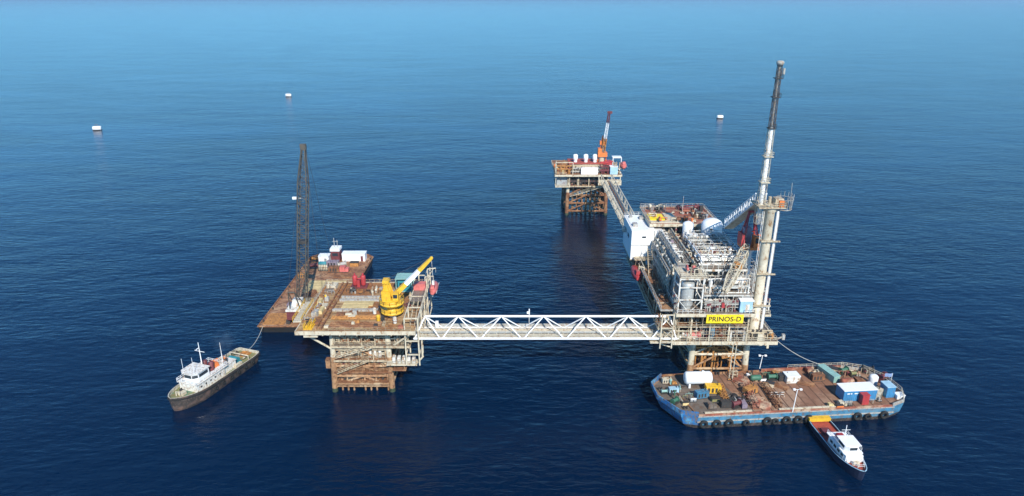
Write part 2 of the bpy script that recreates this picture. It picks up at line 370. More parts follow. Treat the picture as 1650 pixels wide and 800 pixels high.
def clutter(t, x0, x1, y0, y1, z, n, cols=('lgrey', 'white', 'cream', 'silver'), hmax=3.2, seed=1, big=1.0):
    r = random.Random(seed)
    for i in range(n):
        x = r.uniform(x0+1, x1-1); y = r.uniform(y0+1, y1-1); k = r.random(); c = r.choice(cols)
        if k < .2: pump(t, x, y, z, r.uniform(.7, 1.1)*big, c)
        elif k < .36:
            L = r.uniform(1.2, 2.6)*big; rr = r.uniform(.45, .85)*big
            if r.random() < .6: hvessel(t, (x-L, y, z+rr+.6), (x+L, y, z+rr+.6), rr, c, 'tank', .6)
            else: hvessel(t, (x, y-L, z+rr+.6), (x, y+L, z+rr+.6), rr, c, 'tank', .6)
        elif k < .48: vvessel(t, x, y, z, z+r.uniform(1.8, hmax), r.uniform(.4, .8)*big, c, 'filter_vessel', False)
        elif k < .62:
            b = MB(); a = r.uniform(.6, 1.3)*big; h = r.uniform(.9, 2.0)
            b.box(x-a, x+a, y-.6*big, y+.6*big, z+.003, z+h).box(x-a-.05, x+a+.05, y-.65*big, y+.65*big, z+h+.002, z+h+.08, 1)
            for j in range(3): b.box(x-a+.2+j*a*.6, x-a+.5+j*a*.6, y-.64*big, y-.6*big-.002, z+.3, z+h-.2, 1)
            b.part('control_cabinet', [c, 'dark'], t)
        else:
            b = MB(); rr = r.uniform(.08, .22)*big; L = r.uniform(2, 6)*big; h = r.uniform(.6, hmax)
            xa, xb = max(x0+.2, x-L/2), min(x1-.2, x+L/2)
            for j in range(r.randint(1, 3)):
                yy = y+j*rr*3.2
                if r.random() < .6: b.pipe([(xa, yy, z+.02), (xa, yy, z+h), (xb, yy, z+h), (xb, yy, z+.02)], rr, 6)
                else:
                    ya, yb = max(y0+.2, y-L/2), min(y1-.2, y+L/2); xx = min(x1-.3, x+j*rr*3.2); b.pipe([(xx, ya, z+.02), (xx, ya, z+h), (xx, yb, z+h), (xx, yb, z+.02)], rr, 6)
            b.part('pipework', c, t)
def columns(t, xs, ys, z0, z1, col='cream', r=.16, name='deck_column'):
    for x in xs:
        for y in ys: MB().box(x-r, x+r, y-r, y+r, z0+.002, z1-.125).part(name, col, t)

def manifold(t, a, b, z0, z1, n, col, seed, r0=.13, depth=1.2):
    # a row of risers tied into headers, with valves: a, b are (x, y) ends of the row
    q = random.Random(seed); m = MB(); ax, ay = a; bx, by = b; L = math.hypot(bx-ax, by-ay); nx, ny = -(by-ay)/L, (bx-ax)/L
    hs = sorted(q.uniform(z0+.6, z1-.2) for _ in range(max(2, n//3)))
    for h in hs: m.bar((ax, ay, h), (bx, by, h), r0*q.uniform(.8, 1.6), 6)
    for i in range(n):
        k = (i+q.uniform(.2, .8))/n; x = ax+(bx-ax)*k; y = ay+(by-ay)*k; lo = z0 if q.random() < .6 else q.choice(hs); hi = q.choice(hs+[z1])
        if abs(hi-lo) < .4: lo = z0
        m.bar((x, y, lo), (x, y, hi), r0*q.uniform(.6, 1.3), 6); zz = q.uniform(lo, hi); m.box(x-.28, x+.28, y-.28, y+.28, zz, zz+.5, 1)
        if q.random() < .5: d = q.uniform(.4, depth); m.bar((x, y, hi), (x+nx*d, y+ny*d, hi), r0, 6).bar((x+nx*d, y+ny*d, hi), (x+nx*d, y+ny*d, lo), r0, 6)
    return m.part('pipe_manifold', [col, q.choice(['maroon', 'lgrey', 'dark', 'rust', 'white'])], t)
def scaffold(t, x0, x1, y0, y1, z0, z1, dx, dz, col='lgrey', r=.07):
    m = MB(); nx = max(1, round((x1-x0)/dx)); ny = max(1, round((y1-y0)/dx)); nz = max(1, round((z1-z0)/dz))
    for i in range(nx+1):
        for j in range(ny+1): x = x0+(x1-x0)*i/nx; y = y0+(y1-y0)*j/ny; m.bar((x, y, z0), (x, y, z1), r, 4)
    for k in range(1, nz+1):
        z = z0+(z1-z0)*k/nz
        for j in range(ny+1): y = y0+(y1-y0)*j/ny; m.bar((x0, y, z), (x1, y, z), r, 4)
        for i in range(nx+1): x = x0+(x1-x0)*i/nx; m.bar((x, y0, z), (x, y1, z), r, 4)
    return m.part('scaffold', col, t)

# ================================================================ WELLHEAD PLATFORM (left)
wp = thing('wellhead_platform', 'brown timber-decked wellhead platform on rusty legs left of the long white footbridge', 'oil platform', (-40.5, 168, 0))
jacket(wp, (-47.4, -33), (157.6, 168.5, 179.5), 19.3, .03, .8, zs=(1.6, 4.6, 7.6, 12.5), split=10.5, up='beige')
MB().box(-55.4, -25, 153.2, 184.6, 19.75, 20).part('deck', 'ldeck', wp)
e = MB()
e.box(-55.6, -24.8, 152.95, 153.19, 19.1, 20.12); e.box(-55.6, -24.8, 184.61, 184.85, 19.1, 20.1); e.box(-55.65, -55.41, 153.2, 184.6, 19.1, 20.1); e.box(-24.99, -24.75, 153.2, 184.6, 19.1, 20.1)
for i in range(7): x = -53+i*4.4; e.box(x-.15, x+.15, 153.2, 184.6, 18.7, 19.74)
for i in range(6): y = 156+i*5.3; e.box(-55.4, -25, y-.15, y+.15, 18.8, 19.73)
e.part('edge_beam', 'cream', wp)
# overhang struts and the stub beams below the left corner
for a_, b_ in (((-54.5, 155, 18.9), (-47.5, 157.4, 12.4)), ((-54.5, 168, 18.9), (-47.5, 168, 12.4)), ((-25.5, 155, 18.9), (-33, 157.4, 12.6))): MB().bar(a_, b_, .3, 8).part('strut', 'cream', wp)
MB().box(-53.6, -50, 153.4, 154.2, 18.2, 19.05).part('bracket', 'cream', wp)
# surface features of the main deck: long hatch frames and pale hatch boards
h = MB()
h.box(-46.9, -39.6, 166.3, 168.3, 20.003, 20.35).box(-46.9, -38.6, 168.31, 170.9, 20.003, 20.33)
h.part('hatch_cover', 'planks', wp)
MB().box(-34.9, -32.7, 167.6, 171.4, 20.003, 20.4).part('hatch_cover', 'planks', wp)
b = MB()
for (x0, x1, y0, y1) in ((-48.5, -33, 171.3, 172.1), (-48.9, -33, 164.9, 165.7), (-48.4, -33.4, 173.4, 174.0)): b.box(x0, x1, y0, y1, 20.003, 20.6)
b.part('skid_rail', 'lgrey', wp)
b = MB()
for x in (-50.6, -49.3): b.box(x, x+.35, 154, 184, 20.003, 20.55)
for i in range(12): b.box(-50.25, -49.3, 155+i*2.4, 155.4+i*2.4, 20.003, 20.4)
b.part('pipe_rack', 'rust', wp)
b = MB()
for i in range(4): b.bar((-47.5, 155.2+i*.9, 20.3), (-34, 155.2+i*.9, 20.3), .22, 8)
for x in (-46, -41, -36): b.box(x, x+.3, 154.6, 159, 20.003, 20.12)
b.part('drill_pipe', 'rust', wp)
b = MB()
for i in range(3): b.bar((-48, 160+i*.75, 20.28), (-35.5, 160+i*.75, 20.28), .2, 8)
b.part('drill_pipe', 'ochre', wp)
# left bay clutter (pale and brown)
r = random.Random(3)
for i in range(16):
    x = r.uniform(-54.4, -51.4); y = r.uniform(156, 183); a = r.uniform(.4, 1.0); bb = r.uniform(.5, 1.6)
    MB().box(x-a, x+a, y-bb, y+bb, 20.003, 20+r.uniform(.4, 1.3), tp=.08).bar((x, y, 20.2), (x, y, 21.9), .1, 6).part('equipment_box', r.choice(['planks', 'cream', 'rust', 'lgrey', 'rust', 'grate']), wp)
for i in range(22):
    x = r.uniform(-48.5, -27.5); y = r.choice([r.uniform(174.5, 183.5), r.uniform(161.6, 164.4), r.uniform(154.5, 158)]); a = r.uniform(.3, 1.2); bb = r.uniform(.3, .7)
    if abs(x+32) < 2.5 and y < 166: continue
    MB().box(x-a, x+a, y-bb, y+bb, 20.003, 20+r.uniform(.3, 1.2), tp=.06).part('equipment_box', r.choice(['rust', 'redrust', 'cream', 'lgrey', 'ochre', 'dark', 'rust']), wp)
clutter(wp, -48.6, -35, 174.4, 179.5, 20.01, 12, ('rust', 'cream', 'beige', 'redrust', 'dark', 'ochre'), 1.2, 401, .5)
clutter(wp, -55, -51, 155, 183, 20.01, 12, ('cream', 'beige', 'rust', 'lgrey', 'ochre', 'yellow'), 1.3, 402, .45)
clutter(wp, -36, -28.4, 154.6, 160, 20.01, 6, ('rust', 'maroon', 'beige', 'dark'), 1.0, 403, .4)
clutter(wp, -30, -27.8, 165, 176, 20.01, 6, ('maroon', 'dark', 'beige', 'lgrey'), 1.6, 404, .5)
b = MB()
for x in (-53.6, -52.6, -51.6): b.rail([(x, 154.2, 20.01), (x, 158, 20.01)], 1.4, 1.2, .09)
b.box(-53.7, -51.5, 154.1, 158.1, 20.01, 20.1).part('pipe_stand', 'yellow', wp)
MB().rail([(-55.2, 184.3, 20.01), (-25.3, 184.3, 20.01)], 1.2, 1.6, .06).rail([(-55.3, 170, 20.01), (-55.3, 184.3, 20.01)], 1.2, 1.6, .06).part('railing', 'beige', wp)
MB().rail([(-47, 153.35, 20.01), (-26, 153.35, 20.01)], 1.0, 2.2, .035).part('railing', 'beige', wp)
# decks beneath
MB().box(-48, -32.2, 154.6, 156.9, 18.1, 18.35).part('walkway', 'cream', wp)
deck(wp, -47.3, -27, 156, 181, 14.3, 'grate', 'beige', .45)
deck(wp, -47.2, -33.4, 156.4, 181, 9.9, 'rust', 'beige', .4)
deck(wp, -47.6, -32.4, 156.6, 181, 6.2, 'rust', 'rust', .35, name='walkway')
deck(wp, -46.8, -33.2, 155.9, 180, 3.2, 'rust', 'jrust', .35, name='boat_landing')
columns(wp, (-47, -43, -39.5, -36, -30, -27.3), (156.4, 164, 172, 180.5), 14.32, 19, 'beige', .14)
columns(wp, (-43.5, -40, -36.8), (156.7, 168.2, 180.5), 9.92, 14.2, 'beige', .13)
columns(wp, (-43.5, -40, -36.8), (156.8, 168.6), 6.22, 9.8, 'rust', .13)
b = MB()
for i in range(9):
    for y in (157.5, 161, 165):
        if (i+int(y)) % 4: b.bar((-46+i*1.55, y, -3), (-46+i*1.55, y, 14), .27, 8)
b.part('well_conductors', 'jrust', wp)
for k_, (a, b_, z0, z1, n, c) in enumerate((((-46.6, 157.2), (-33.4, 157.2), 14.32, 18.6, 20, 'beige'), ((-46.6, 160), (-33.4, 160), 14.32, 18.6, 18, 'dark'), ((-46.5, 158), (-33.6, 158), 9.95, 13.8, 18, 'cream'), ((-46.5, 161), (-33.6, 161), 9.95, 13.8, 16, 'rust'),
        ((-46.5, 158), (-33.6, 158), 6.25, 9.4, 16, 'jrust'), ((-46.5, 157.4), (-33.6, 157.4), 3.25, 5.8, 14, 'jrust'), ((-46.5, 161.4), (-33.6, 161.4), 3.25, 9, 14, 'rust'), ((-32.5, 157), (-27.2, 157), 14.32, 18.6, 8, 'cream'), ((-33, 161), (-27.2, 161), 14.32, 18.8, 8, 'beige'), ((-24.6, 176), (-24.6, 160), 13.5, 19.4, 12, 'beige'))):
    manifold(wp, a, b_, z0, z1, n, c, 300+k_, .13)
clutter(wp, -47, -33, 156.5, 162, 14.32, 9, ('beige', 'rust', 'lgrey', 'cream', 'dark'), 3.2, 11, .8)
clutter(wp, -33, -27.2, 156.5, 163, 14.32, 6, ('cream', 'white', 'rust'), 2.6, 12, .8)
clutter(wp, -47, -33.5, 156.7, 162, 9.95, 9, ('beige', 'rust', 'lgrey', 'cream'), 3.0, 13, .7)
clutter(wp, -47, -33.5, 156.9, 160, 6.25, 6, ('rust', 'ochre', 'jrust', 'cream'), 2.2, 14, .6)
b = MB()
for i in range(3): b.vessel((-37.8+i*1.3, 157.6, 14.5-4.4), (-37.8+i*1.3, 157.6, 12.9), .42, 10)
b.part('filter_bank', 'white', wp, 'row of three short white vessels')
MB().stairs((-46.5, 155.9, 6.3), (-38, 155.9, 10), 1).part('staircase', 'beige', wp)
MB().stairs((-46.5, 155.5, 11.2), (-36.5, 155.5, 14.3), 1).part('staircase', 'cream', wp)
for (z, x0, x1, m) in ((14.33, -47, -27.2, 'beige'), (9.93, -47, -33.6, 'beige'), (6.23, -47.3, -32.6, 'jrust')):
    MB().rail([(x0, 156.2 if z > 10 else 156.65, z), (x1, 156.2 if z > 10 else 156.65, z)], 1.0, 1.8, .045).part('railing', m, wp)
# stair tower and outboard gallery on the right side
b = MB()
for y in (154.2, 161, 168, 175, 183):
    for x in (-27.6, -24.2): b.box(x-.17, x+.17, y-.17, y+.17, 9.6 if y < 162 else 13, 25.5 if y > 173 else 23.2)
for z in (12.6, 16.6, 23.1): b.box(-27.7, -24.1, 154.3, 154.6, z-.15, z+.15).box(-24.3, -24.0, 154.2, 183, z-.15, z+.15).box(-27.75, -27.5, 154.2, 175, z-.14, z+.14)
for y in (161, 168, 175, 183): b.box(-27.6, -24.2, y-.12, y+.12, 22.97, 23.23)
for (y0, y1) in ((154.2, 161), (161, 168), (168, 175)): b.bar((-24.15, y0, 16.6), (-24.15, y1, 20), .1, 6)
b.part('stair_tower', 'cream', wp)
MB().stairs((-25.9, 156, 20.1), (-25.9, 165, 23), 1.2).part('staircase', 'beige', wp)
MB().stairs((-25.9, 172, 14.4), (-25.9, 160, 19.7), 1.2).part('staircase', 'beige', wp)
MB().box(-27.4, -24.5, 165, 176, 22.95, 23.05).rail([(-24.4, 165, 23.05), (-24.4, 176, 23.05)], 1.1).part('walkway', 'grate', wp)
MB().box(-33, -25, 154.4, 157.4, 9.3, 9.6).bar((-25, 155.8, 9.45), (-23.4, 155.8, 11.4), .25, 6).bar((-23.6, 155.8, 11.2), (-23.6, 155.8, 17.3), .25, 6).part('brace', 'cream', wp, 'bent cream tube frame below the bridge landing')
MB().box(-31.5, -28, 154.6, 157, 7.6, 7.9).bar((-31, 155, 7.9), (-31, 155, 9.3), .1, 6).bar((-28.5, 155, 7.9), (-28.5, 155, 9.3), .1, 6).part('walkway', 'rust', wp)
MB().rail([(-32.8, 154.5, 9.62), (-25.2, 154.5, 9.62)], 1.0, 1.4, .05).part('railing', 'cream', wp)
b = MB()
for i in range(5): b.box(-31.5+i*1.3, -30.7+i*1.3, 155, 156.5, 9.63, 11.3)
b.part('gas_bottle_rack', 'white', wp)
MB().box(-49.8, -48.6, 157, 158.5, 7.0, 9.6).bar((-48.7, 157.8, 9.4), (-47.9, 157.8, 9.4), .15, 6).part('riser_clamp', 'rust', wp)
for px, c in ((-37, 'white'), (-35.2, 'yellow'), (-30.6, 'white')):
    y = {-37: 163.2, -35.2: 158.9, -30.6: 157.6}[px]
    o = MB().vessel((px, y, 20.05), (px, y, 22), .5, 12).torus((px, y, 21.2), (0, 0, 1), .5, .05, 12, 6)
    o.one('drum', c, {-37: 'white upright drum on the brown deck left of the yellow crane', -35.2: 'yellow upright drum at the front of the brown deck', -30.6: 'white upright drum in front of the yellow crane base'}[px], 'drum')
b = MB().box(-36.3, -33.9, 164.3, 165.8, 20.05, 21.2).box(-36.3, -33.9, 164.3, 165.8, 21.21, 21.3, 1); b.one('machine_skid', ['dark', 'grate'], 'black machine skid beside the white drum on the brown deck', 'machine')
# red pump unit at the back edge
t = thing('pump_unit', 'tall twin red pump unit at the back edge of the brown deck', 'pump', (-45, 181.5, 20))
MB().box(-47.4, -42.6, 180, 183.2, 20.1, 20.5).part('base', 'maroon', t)
for x in (-46.2, -43.8): MB().vessel((x, 181.5, 20.5), (x, 181.5, 23.8), .75, 12).bar((x, 181.5, 23.6), (x, 181.5, 24.4), .25, 8).part('cylinder', 'red', t)
MB().pipe([(-46.2, 181.2, 23.0), (-45, 180.6, 23.0), (-43.8, 181.2, 23.0)], .2).box(-45.4, -44.6, 180.2, 181.2, 20.5, 22.6).part('valve_block', 'red', t)
# teal control cabin
t = thing('control_cabin', 'teal control cabin with pale canopy behind the yellow crane', 'cabin', (-31, 178, 20))
MB().box(-32.8, -29.2, 176.5, 179.8, 20.9, 24).part('wall', 'dteal', t)
MB().box(-33.4, -28.6, 176, 180.4, 24.7, 24.95).part('roof', 'teal', t)
b = MB()
for x in (-33.2, -28.8):
    for y in (176.2, 180.2): b.box(x-.1, x+.1, y-.1, y+.1, 20.02, 24.7)
b.box(-33.2, -28.8, 176.2, 180.2, 20.7, 20.88); b.part('frame', 'teal', t)
MB().box(-32.3, -29.7, 176.43, 176.6, 22.3, 23.4).part('window', 'glass', t)
# yellow pedestal crane
t = thing('pedestal_crane', 'bright yellow pedestal crane with a yellow and white boom raised to the right', 'crane', (-32, 162.2, 20))
MB().lathe((-32, 162.2, 20.02), (0, 0, 1), [(0, 1.15), (3.2, 1.15)], 18).part('pedestal', 'cream', t)
b = MB().lathe((-32, 162.2, 21.4), (0, 0, 1), [(0, 1.2), (.05, 3.1), (.5, 3.1), (.55, 1.5), (1.6, 1.5)], 18)
b.rail([(-32+3.1*math.cos(a*math.pi/6), 162.2+3.1*math.sin(a*math.pi/6), 21.9) for a in range(13)], 1.0, 1.5, .06); b.part('access_platform', 'yellow', t)
b = MB().lathe((-32, 162.2, 22.9), (0, 0, 1), [(0, 1.4), (1.0, 1.4), (1.05, 3.3), (1.5, 3.3), (1.55, 1.9), (1.9, 1.9)], 18)
b.rail([(-32+3.3*math.cos(a*math.pi/6), 162.2+3.3*math.sin(a*math.pi/6), 24.4) for a in range(13)], 1.0, 1.5, .06); b.part('slewing_column', 'yellow', t)
o = MB().box(-34.2, -29.8, 160.4, 164.2, 24.82, 25.3).box(-34.4, -32.0, 160.8, 164, 25.3, 27.6).part('machinery_house', 'yellow', t)
o = MB().box(-31.4, -29.9, 160.2, 161.8, 25.3, 27.4).part('operator_cab', 'yellow', t)
MB().box(-31.2, -30.1, 160.14, 160.24, 26.1, 27.1).part('window', 'glass', o)
b = MB()
for y in (161.6, 163.2): b.bar((-34.1, y, 25.3), (-33.4, y, 30.2), .3, 6).bar((-31.4, y, 25.3), (-32.9, y, 30.2), .26, 6)
b.box(-34.0, -32.3, 161.2, 163.6, 29.8, 30.6); b.box(-34, -32.5, 161.6, 163.3, 25.4, 29.6); b.part('gantry', 'yellow', t)
A = Vector((-31.2, 162.6, 26.0)); Bt = Vector((-21.3, 165.0, 35.6))
o = MB().bar(A, A.lerp(Bt, .3), .85, 4, .8).part('boom', 'yellow', t)
MB().bar(A.lerp(Bt, .3), A.lerp(Bt, .66), .8, 4, .72).part('boom_section', 'wclean', o)
MB().bar(A.lerp(Bt, .66), Bt, .72, 4, .5).ball(Bt, .5, 8).part('boom_section', 'yellow', o)
MB().bar((-33, 162.6, 30.5), A.lerp(Bt, .95)+Vector((0, 0, .6)), .05, 4).bar(A.lerp(Bt, .1)+Vector((0, 0, -.9)), A.lerp(Bt, .4)+Vector((0, 0, -.6)), .16, 6).part('hoist_rope', 'dark', t)
MB().bar(Bt, Bt+Vector((.2, 0, -6.5)), .05, 4).box(Bt.x-.1, Bt.x+.5, Bt.y-.3, Bt.y+.3, Bt.z-7.6, Bt.z-6.5).part('hook', 'white', t)
# davit frame + lifeboat on the right
def lifeboat(name, label, loc, rz, L=7.5, colr='pink', group='enclosed lifeboats on the platforms', dav='cream', s=1.0):
    t = thing(name, label, 'lifeboat', loc, group, rz, local=True)
    pr = [(x, 1.25*s*math.sin(math.pi*min(1, max(0, (x/L+.5)*.9+.05)))**.45) for x in [L*(i/10-.5) for i in range(11)]]
    pr = [(x, max(.15, y)) for x, y in pr]
    MB().lathe((0, 0, 1.3*s), (1, 0, 0), pr, 14).part('hull', colr, t)
    MB().box(-L*.42, -L*.18, -.6*s, .6*s, 2.2*s, 3.0*s, tp=.15).part('canopy', colr, t)
    MB().box(-L*.40, -L*.2, -.64*s, -.5*s, 2.45*s, 2.75*s).part('window', 'glass', t)
    MB().bar((-L*.5, -1.1*s, 1.25*s), (L*.5, -1.1*s, 1.25*s), .08, 6).bar((-L*.45, 0, .1), (L*.45, 0, .1), .1, 6).part('keel', 'white', t)
    return t
def davit(x, y, z, w, h, out, label):
    b = MB()
    for yy in (y-w/2, y+w/2):
        b.bar((x, yy, z), (x, yy, z+h), .16, 6).bar((x, yy, z+h), (x+out, yy, z+h+.3), .16, 6).bar((x, yy, z+h*.5), (x+out*.7, yy, z+h+.1), .1, 6).bar((x+out, yy, z+h+.3), (x+out, yy, z+h-1.0), .05, 4)
    b.bar((x, y-w/2, z+h), (x, y+w/2, z+h), .13, 6)
    b.one('davit', 'cream', label, 'davit', 'lifeboat davits')
lifeboat('lifeboat', 'faded red lifeboat hung from the right side of the brown-decked platform', (-22.6, 177.5, 20.2), R(90))
davit(-24.6, 177.5, 20.1, 6, 6, 2.4, 'pale lifeboat davit at the right side of the brown-decked platform')
b = MB().box(-27.6, -24.3, 172, 174.2, 23.1, 25).one('locker', 'pink', 'faded pink locker beside the lifeboat on the left platform', 'locker')
# windsock / gangway from platform to barge
b = MB(); a, c = Vector((-57.5, 166, 18.6)), Vector((-62.5, 197, 4))
t = thing('gangway', 'cream gangway sloping from the brown platform down to the barge deck', 'gangway', (-56, 170, 3))
pts = [Vector((-55.9, 156, 20.3)), Vector((-56.2, 172, 19.8)), Vector((-58.5, 188, 14.0)), Vector((-60.5, 203, 7.4)), Vector((-60, 216, 3.2))]
pts = [Vector((-56.4, 158, 20.5)), Vector((-57.2, 172, 19.6)), Vector((-58.5, 190, 12)), Vector((-60.5, 207, 3.0))]
for i, (p, q) in enumerate(zip(pts, pts[1:])):
    d = (q-p); s_ = Vector((-d.y, d.x, 0)).normalized()*1.1
    b = MB().add([p+s_, p-s_, q-s_, q+s_, p+s_-Vector((0, 0, .3)), p-s_-Vector((0, 0, .3)), q-s_-Vector((0, 0, .3)), q+s_-Vector((0, 0, .3))], [(0, 1, 2, 3), (7, 6, 5, 4), (0, 4, 5, 1), (1, 5, 6, 2), (2, 6, 7, 3), (3, 7, 4, 0)])
    b.part('walkway', 'cream', t)
    MB().rail([p+s_, q+s_], 1.1, 1.6, .07).rail([p-s_, q-s_], 1.1, 1.6, .07).part('railing', 'cream' if i else 'yellow', t)

# ================================================================ RUSTY CRANE BARGE (far left)
cb = thing('deck_barge', 'long flat rusty brown barge moored behind the brown platform', 'barge', (-68, 221, 0))
top = [(-80.2, 189.5), (-57, 189.5), (-55.6, 250), (-58, 252.6), (-78, 252.6), (-80.6, 250)]
bot = [(-79.6, 192), (-57.6, 192), (-56.2, 248), (-58, 250), (-78, 250), (-80, 248)]
MB().prism(bot, -1.5, 2.6, 0, top).part('hull', 'dark', cb)
MB().prism(top, 2.603, 2.75).part('deck', 'lbdeck', cb)
b = MB()
for a, c in zip(top, top[1:]+top[:1]): b.bar((*a, 2.85), (*c, 2.85), .28, 6)
b.part('gunwale', 'rust', cb)
b = MB()
for i in range(7):
    for x in (-79.6, -56.8): b.bar((x+(.8 if x > -60 else 0), 193+i*9, 2.7), (x+(.8 if x > -60 else 0), 193+i*9, 3.6), .25, 8)
b.part('bollards', 'dark', cb)
MB().box(-74, -60.5, 216, 226, 2.76, 3.0).part('hatch_cover', 'planks', cb, 'pale yellow timber mat in the middle of the barge deck')
MB().box(-79, -75.5, 214, 222, 2.76, 2.95).box(-66, -59, 229, 231, 2.76, 3.1).part('hatch_cover', 'rust', cb)
MB().box(-79.3, -72.5, 191, 199, 2.76, 2.86).part('steel_plate', 'ochre', cb)
for i, (x0, x1, y0, y1, h, m, lab) in enumerate([
    (-75.4, -71.4, 243, 246.2, 3.0, 'wclean', 'short white container at the left of the barge stern cabins'),
    (-66.8, -57.8, 245.5, 249, 3.0, 'wclean', 'long white container at the right of the barge stern')]):
    t = thing('site_container', lab, 'container', ((x0+x1)/2, (y0+y1)/2, 2.75), 'white cabins on the rusty barge')
    MB().box(x0, x1, y0, y1, 2.78, 2.75+h).part('wall', m, t)
    MB().box(x0-.15, x1+.15, y0-.15, y1+.15, 2.752+h, 2.9+h).part('roof', m, t)
    MB().box(x1-1.7, x1-.8, y0-.06, y0+.02, 2.85, 5.0).part('door', 'maroon' if i else 'grey', t)
t = thing('deckhouse', 'maroon deckhouse tower with a white top between the white containers', 'deckhouse', (-69.3, 247, 2.75))
MB().box(-71, -67.6, 245, 248.8, 2.78, 7.2).part('wall', 'maroon', t)
MB().box(-71.2, -67.4, 244.8, 249, 7.21, 8.2).part('roof', 'wclean', t)
MB().bar((-69.8, 247, 8.2), (-69.8, 247, 12), .12, 6).bar((-68.6, 247, 8.2), (-68.6, 247, 11.2), .1, 6).bar((-70.4, 247, 10.6), (-68.2, 247, 10.6), .08, 6).part('mast', 'lgrey', t)
MB().box(-70.4, -68.2, 244.93, 245.03, 5.2, 6.4).part('window', 'glass', t)
r = random.Random(21)
names = [('winch', 'maroon'), ('cable_drum', 'lgrey'), ('tool_box', 'cream'), ('generator', 'white'), ('anchor_winch', 'purple'), ('pallet_load', 'pink'), ('gas_bottle_rack', 'lgrey'), ('welding_set', 'dark')]
def smallkit(kind, x, y, z, s, col, lab, cat=None, rz=0, group=None):
    b = MB()
    if kind in ('winch', 'anchor_winch', 'cable_drum'):
        b.box(x-1.2*s, x+1.2*s, y-.8*s, y+.8*s, z, z+.2*s, 1).bar((x-1*s, y, z+.95*s), (x+1*s, y, z+.95*s), .5*s, 12)
        for q in (-1, 1): b.bar((x+q*s, y, z+.95*s), (x+q*1.12*s, y, z+.95*s), .85*s, 14)
    elif kind in ('generator', 'welding_set', 'compressor'):
        b.box(x-1.4*s, x+1.4*s, y-.7*s, y+.7*s, z+.15, z+1.5*s).box(x-1.5*s, x+1.5*s, y-.8*s, y+.8*s, z, z+.15, 1).bar((x+.8*s, y, z+1.5*s), (x+.8*s, y, z+2.1*s), .12, 6, mi=1)
        for k in range(3): b.box(x-1.1*s+k*.7*s, x-.7*s+k*.7*s, y-.72*s, y-.7*s-.002, z+.4, z+1.2*s, 1)
    elif kind == 'gas_bottle_rack':
        for k in range(5): b.vessel((x-.9*s+k*.45*s, y, z+.1), (x-.9*s+k*.45*s, y, z+1.6*s), .2*s, 8)
        b.box(x-1.2*s, x+1.2*s, y-.35*s, y+.35*s, z, z+.1, 1).rail([(x-1.2*s, y-.35*s, z), (x+1.2*s, y-.35*s, z)], 1.0*s, 1, .04, 1)
    elif kind == 'pipe_stack':
        for k in range(5): b.bar((x-3*s, y+k*.5*s, z+.25*s), (x+3*s, y+k*.5*s, z+.25*s), .24*s, 8)
        for k in range(4): b.bar((x-3*s, y+.25*s+k*.5*s, z+.66*s), (x+3*s, y+.25*s+k*.5*s, z+.66*s), .24*s, 8)
    elif kind == 'tank':
        b.vessel((x-1.4*s, y, z+.9*s), (x+1.4*s, y, z+.9*s), .7*s, 12).box(x-.9*s, x-.6*s, y-.5*s, y+.5*s, z, z+.5*s, 1).box(x+.6*s, x+.9*s, y-.5*s, y+.5*s, z, z+.5*s, 1)
    elif kind == 'pallet_load':
        b.box(x-.9*s, x+.9*s, y-.7*s, y+.7*s, z, z+.15, 1).box(x-.8*s, x+.2*s, y-.6*s, y+.6*s, z+.152, z+1.0*s, tp=.05).box(x+.25*s, x+.85*s, y-.6*s, y+.5*s, z+.152, z+.7*s, tp=.05)
    else:
        b.box(x-1*s, x+1*s, y-.6*s, y+.6*s, z, z+.9*s, tp=.04).box(x-1.04*s, x+1.04*s, y-.64*s, y+.64*s, z+.9*s+.002, z+1.0*s, 1)
    o = b.one(kind, [col, 'dark'], lab, cat or kind.replace('_', ' '), group); o.rotation_euler = (0, 0, rz); return o
Z1 = 2.78
smallkit('winch', -76, 238.5, Z1, 1.3, 'maroon', 'maroon winch in front of the short white container', rz=.3)
smallkit('tank', -73.2, 240.5, Z1, 1.2, 'dteal', 'dark teal tank below the short white container')
smallkit('gas_bottle_rack', -71.8, 236, Z1, 1.5, 'cream', 'cream gas bottle rack near the middle of the rusty barge stern')
smallkit('generator', -69, 240, Z1, 1.6, 'purple', 'grey purple generator in front of the maroon deckhouse')
smallkit('cable_drum', -65.5, 239, Z1, 1.5, 'lgrey', 'grey cable drum on the rusty barge in front of the long container', rz=.5)
smallkit('pallet_load', -63.6, 235.5, Z1, 2.0, 'pink', 'pinkish pallet load nearest the mat on the rusty barge')
smallkit('tool_box', -61, 241, Z1, 1.6, 'ochre', 'ochre tool box below the door of the long white container')
smallkit('compressor', -67.2, 235, Z1, 1.4, 'rust', 'rusty compressor left of the pinkish pallet load')
smallkit('welding_set', -77.4, 229, Z1, 1.2, 'ochre', 'ochre welding set near the left rail of the rusty barge')
smallkit('anchor_winch', -77.5, 246, Z1, 1.1, 'ochre', 'ochre anchor winch at the far left corner of the rusty barge')
smallkit('pipe_stack', -70.5, 212, Z1, 1.1, 'rust', 'rusty pipe stack beside the crane on the barge', rz=1.4)
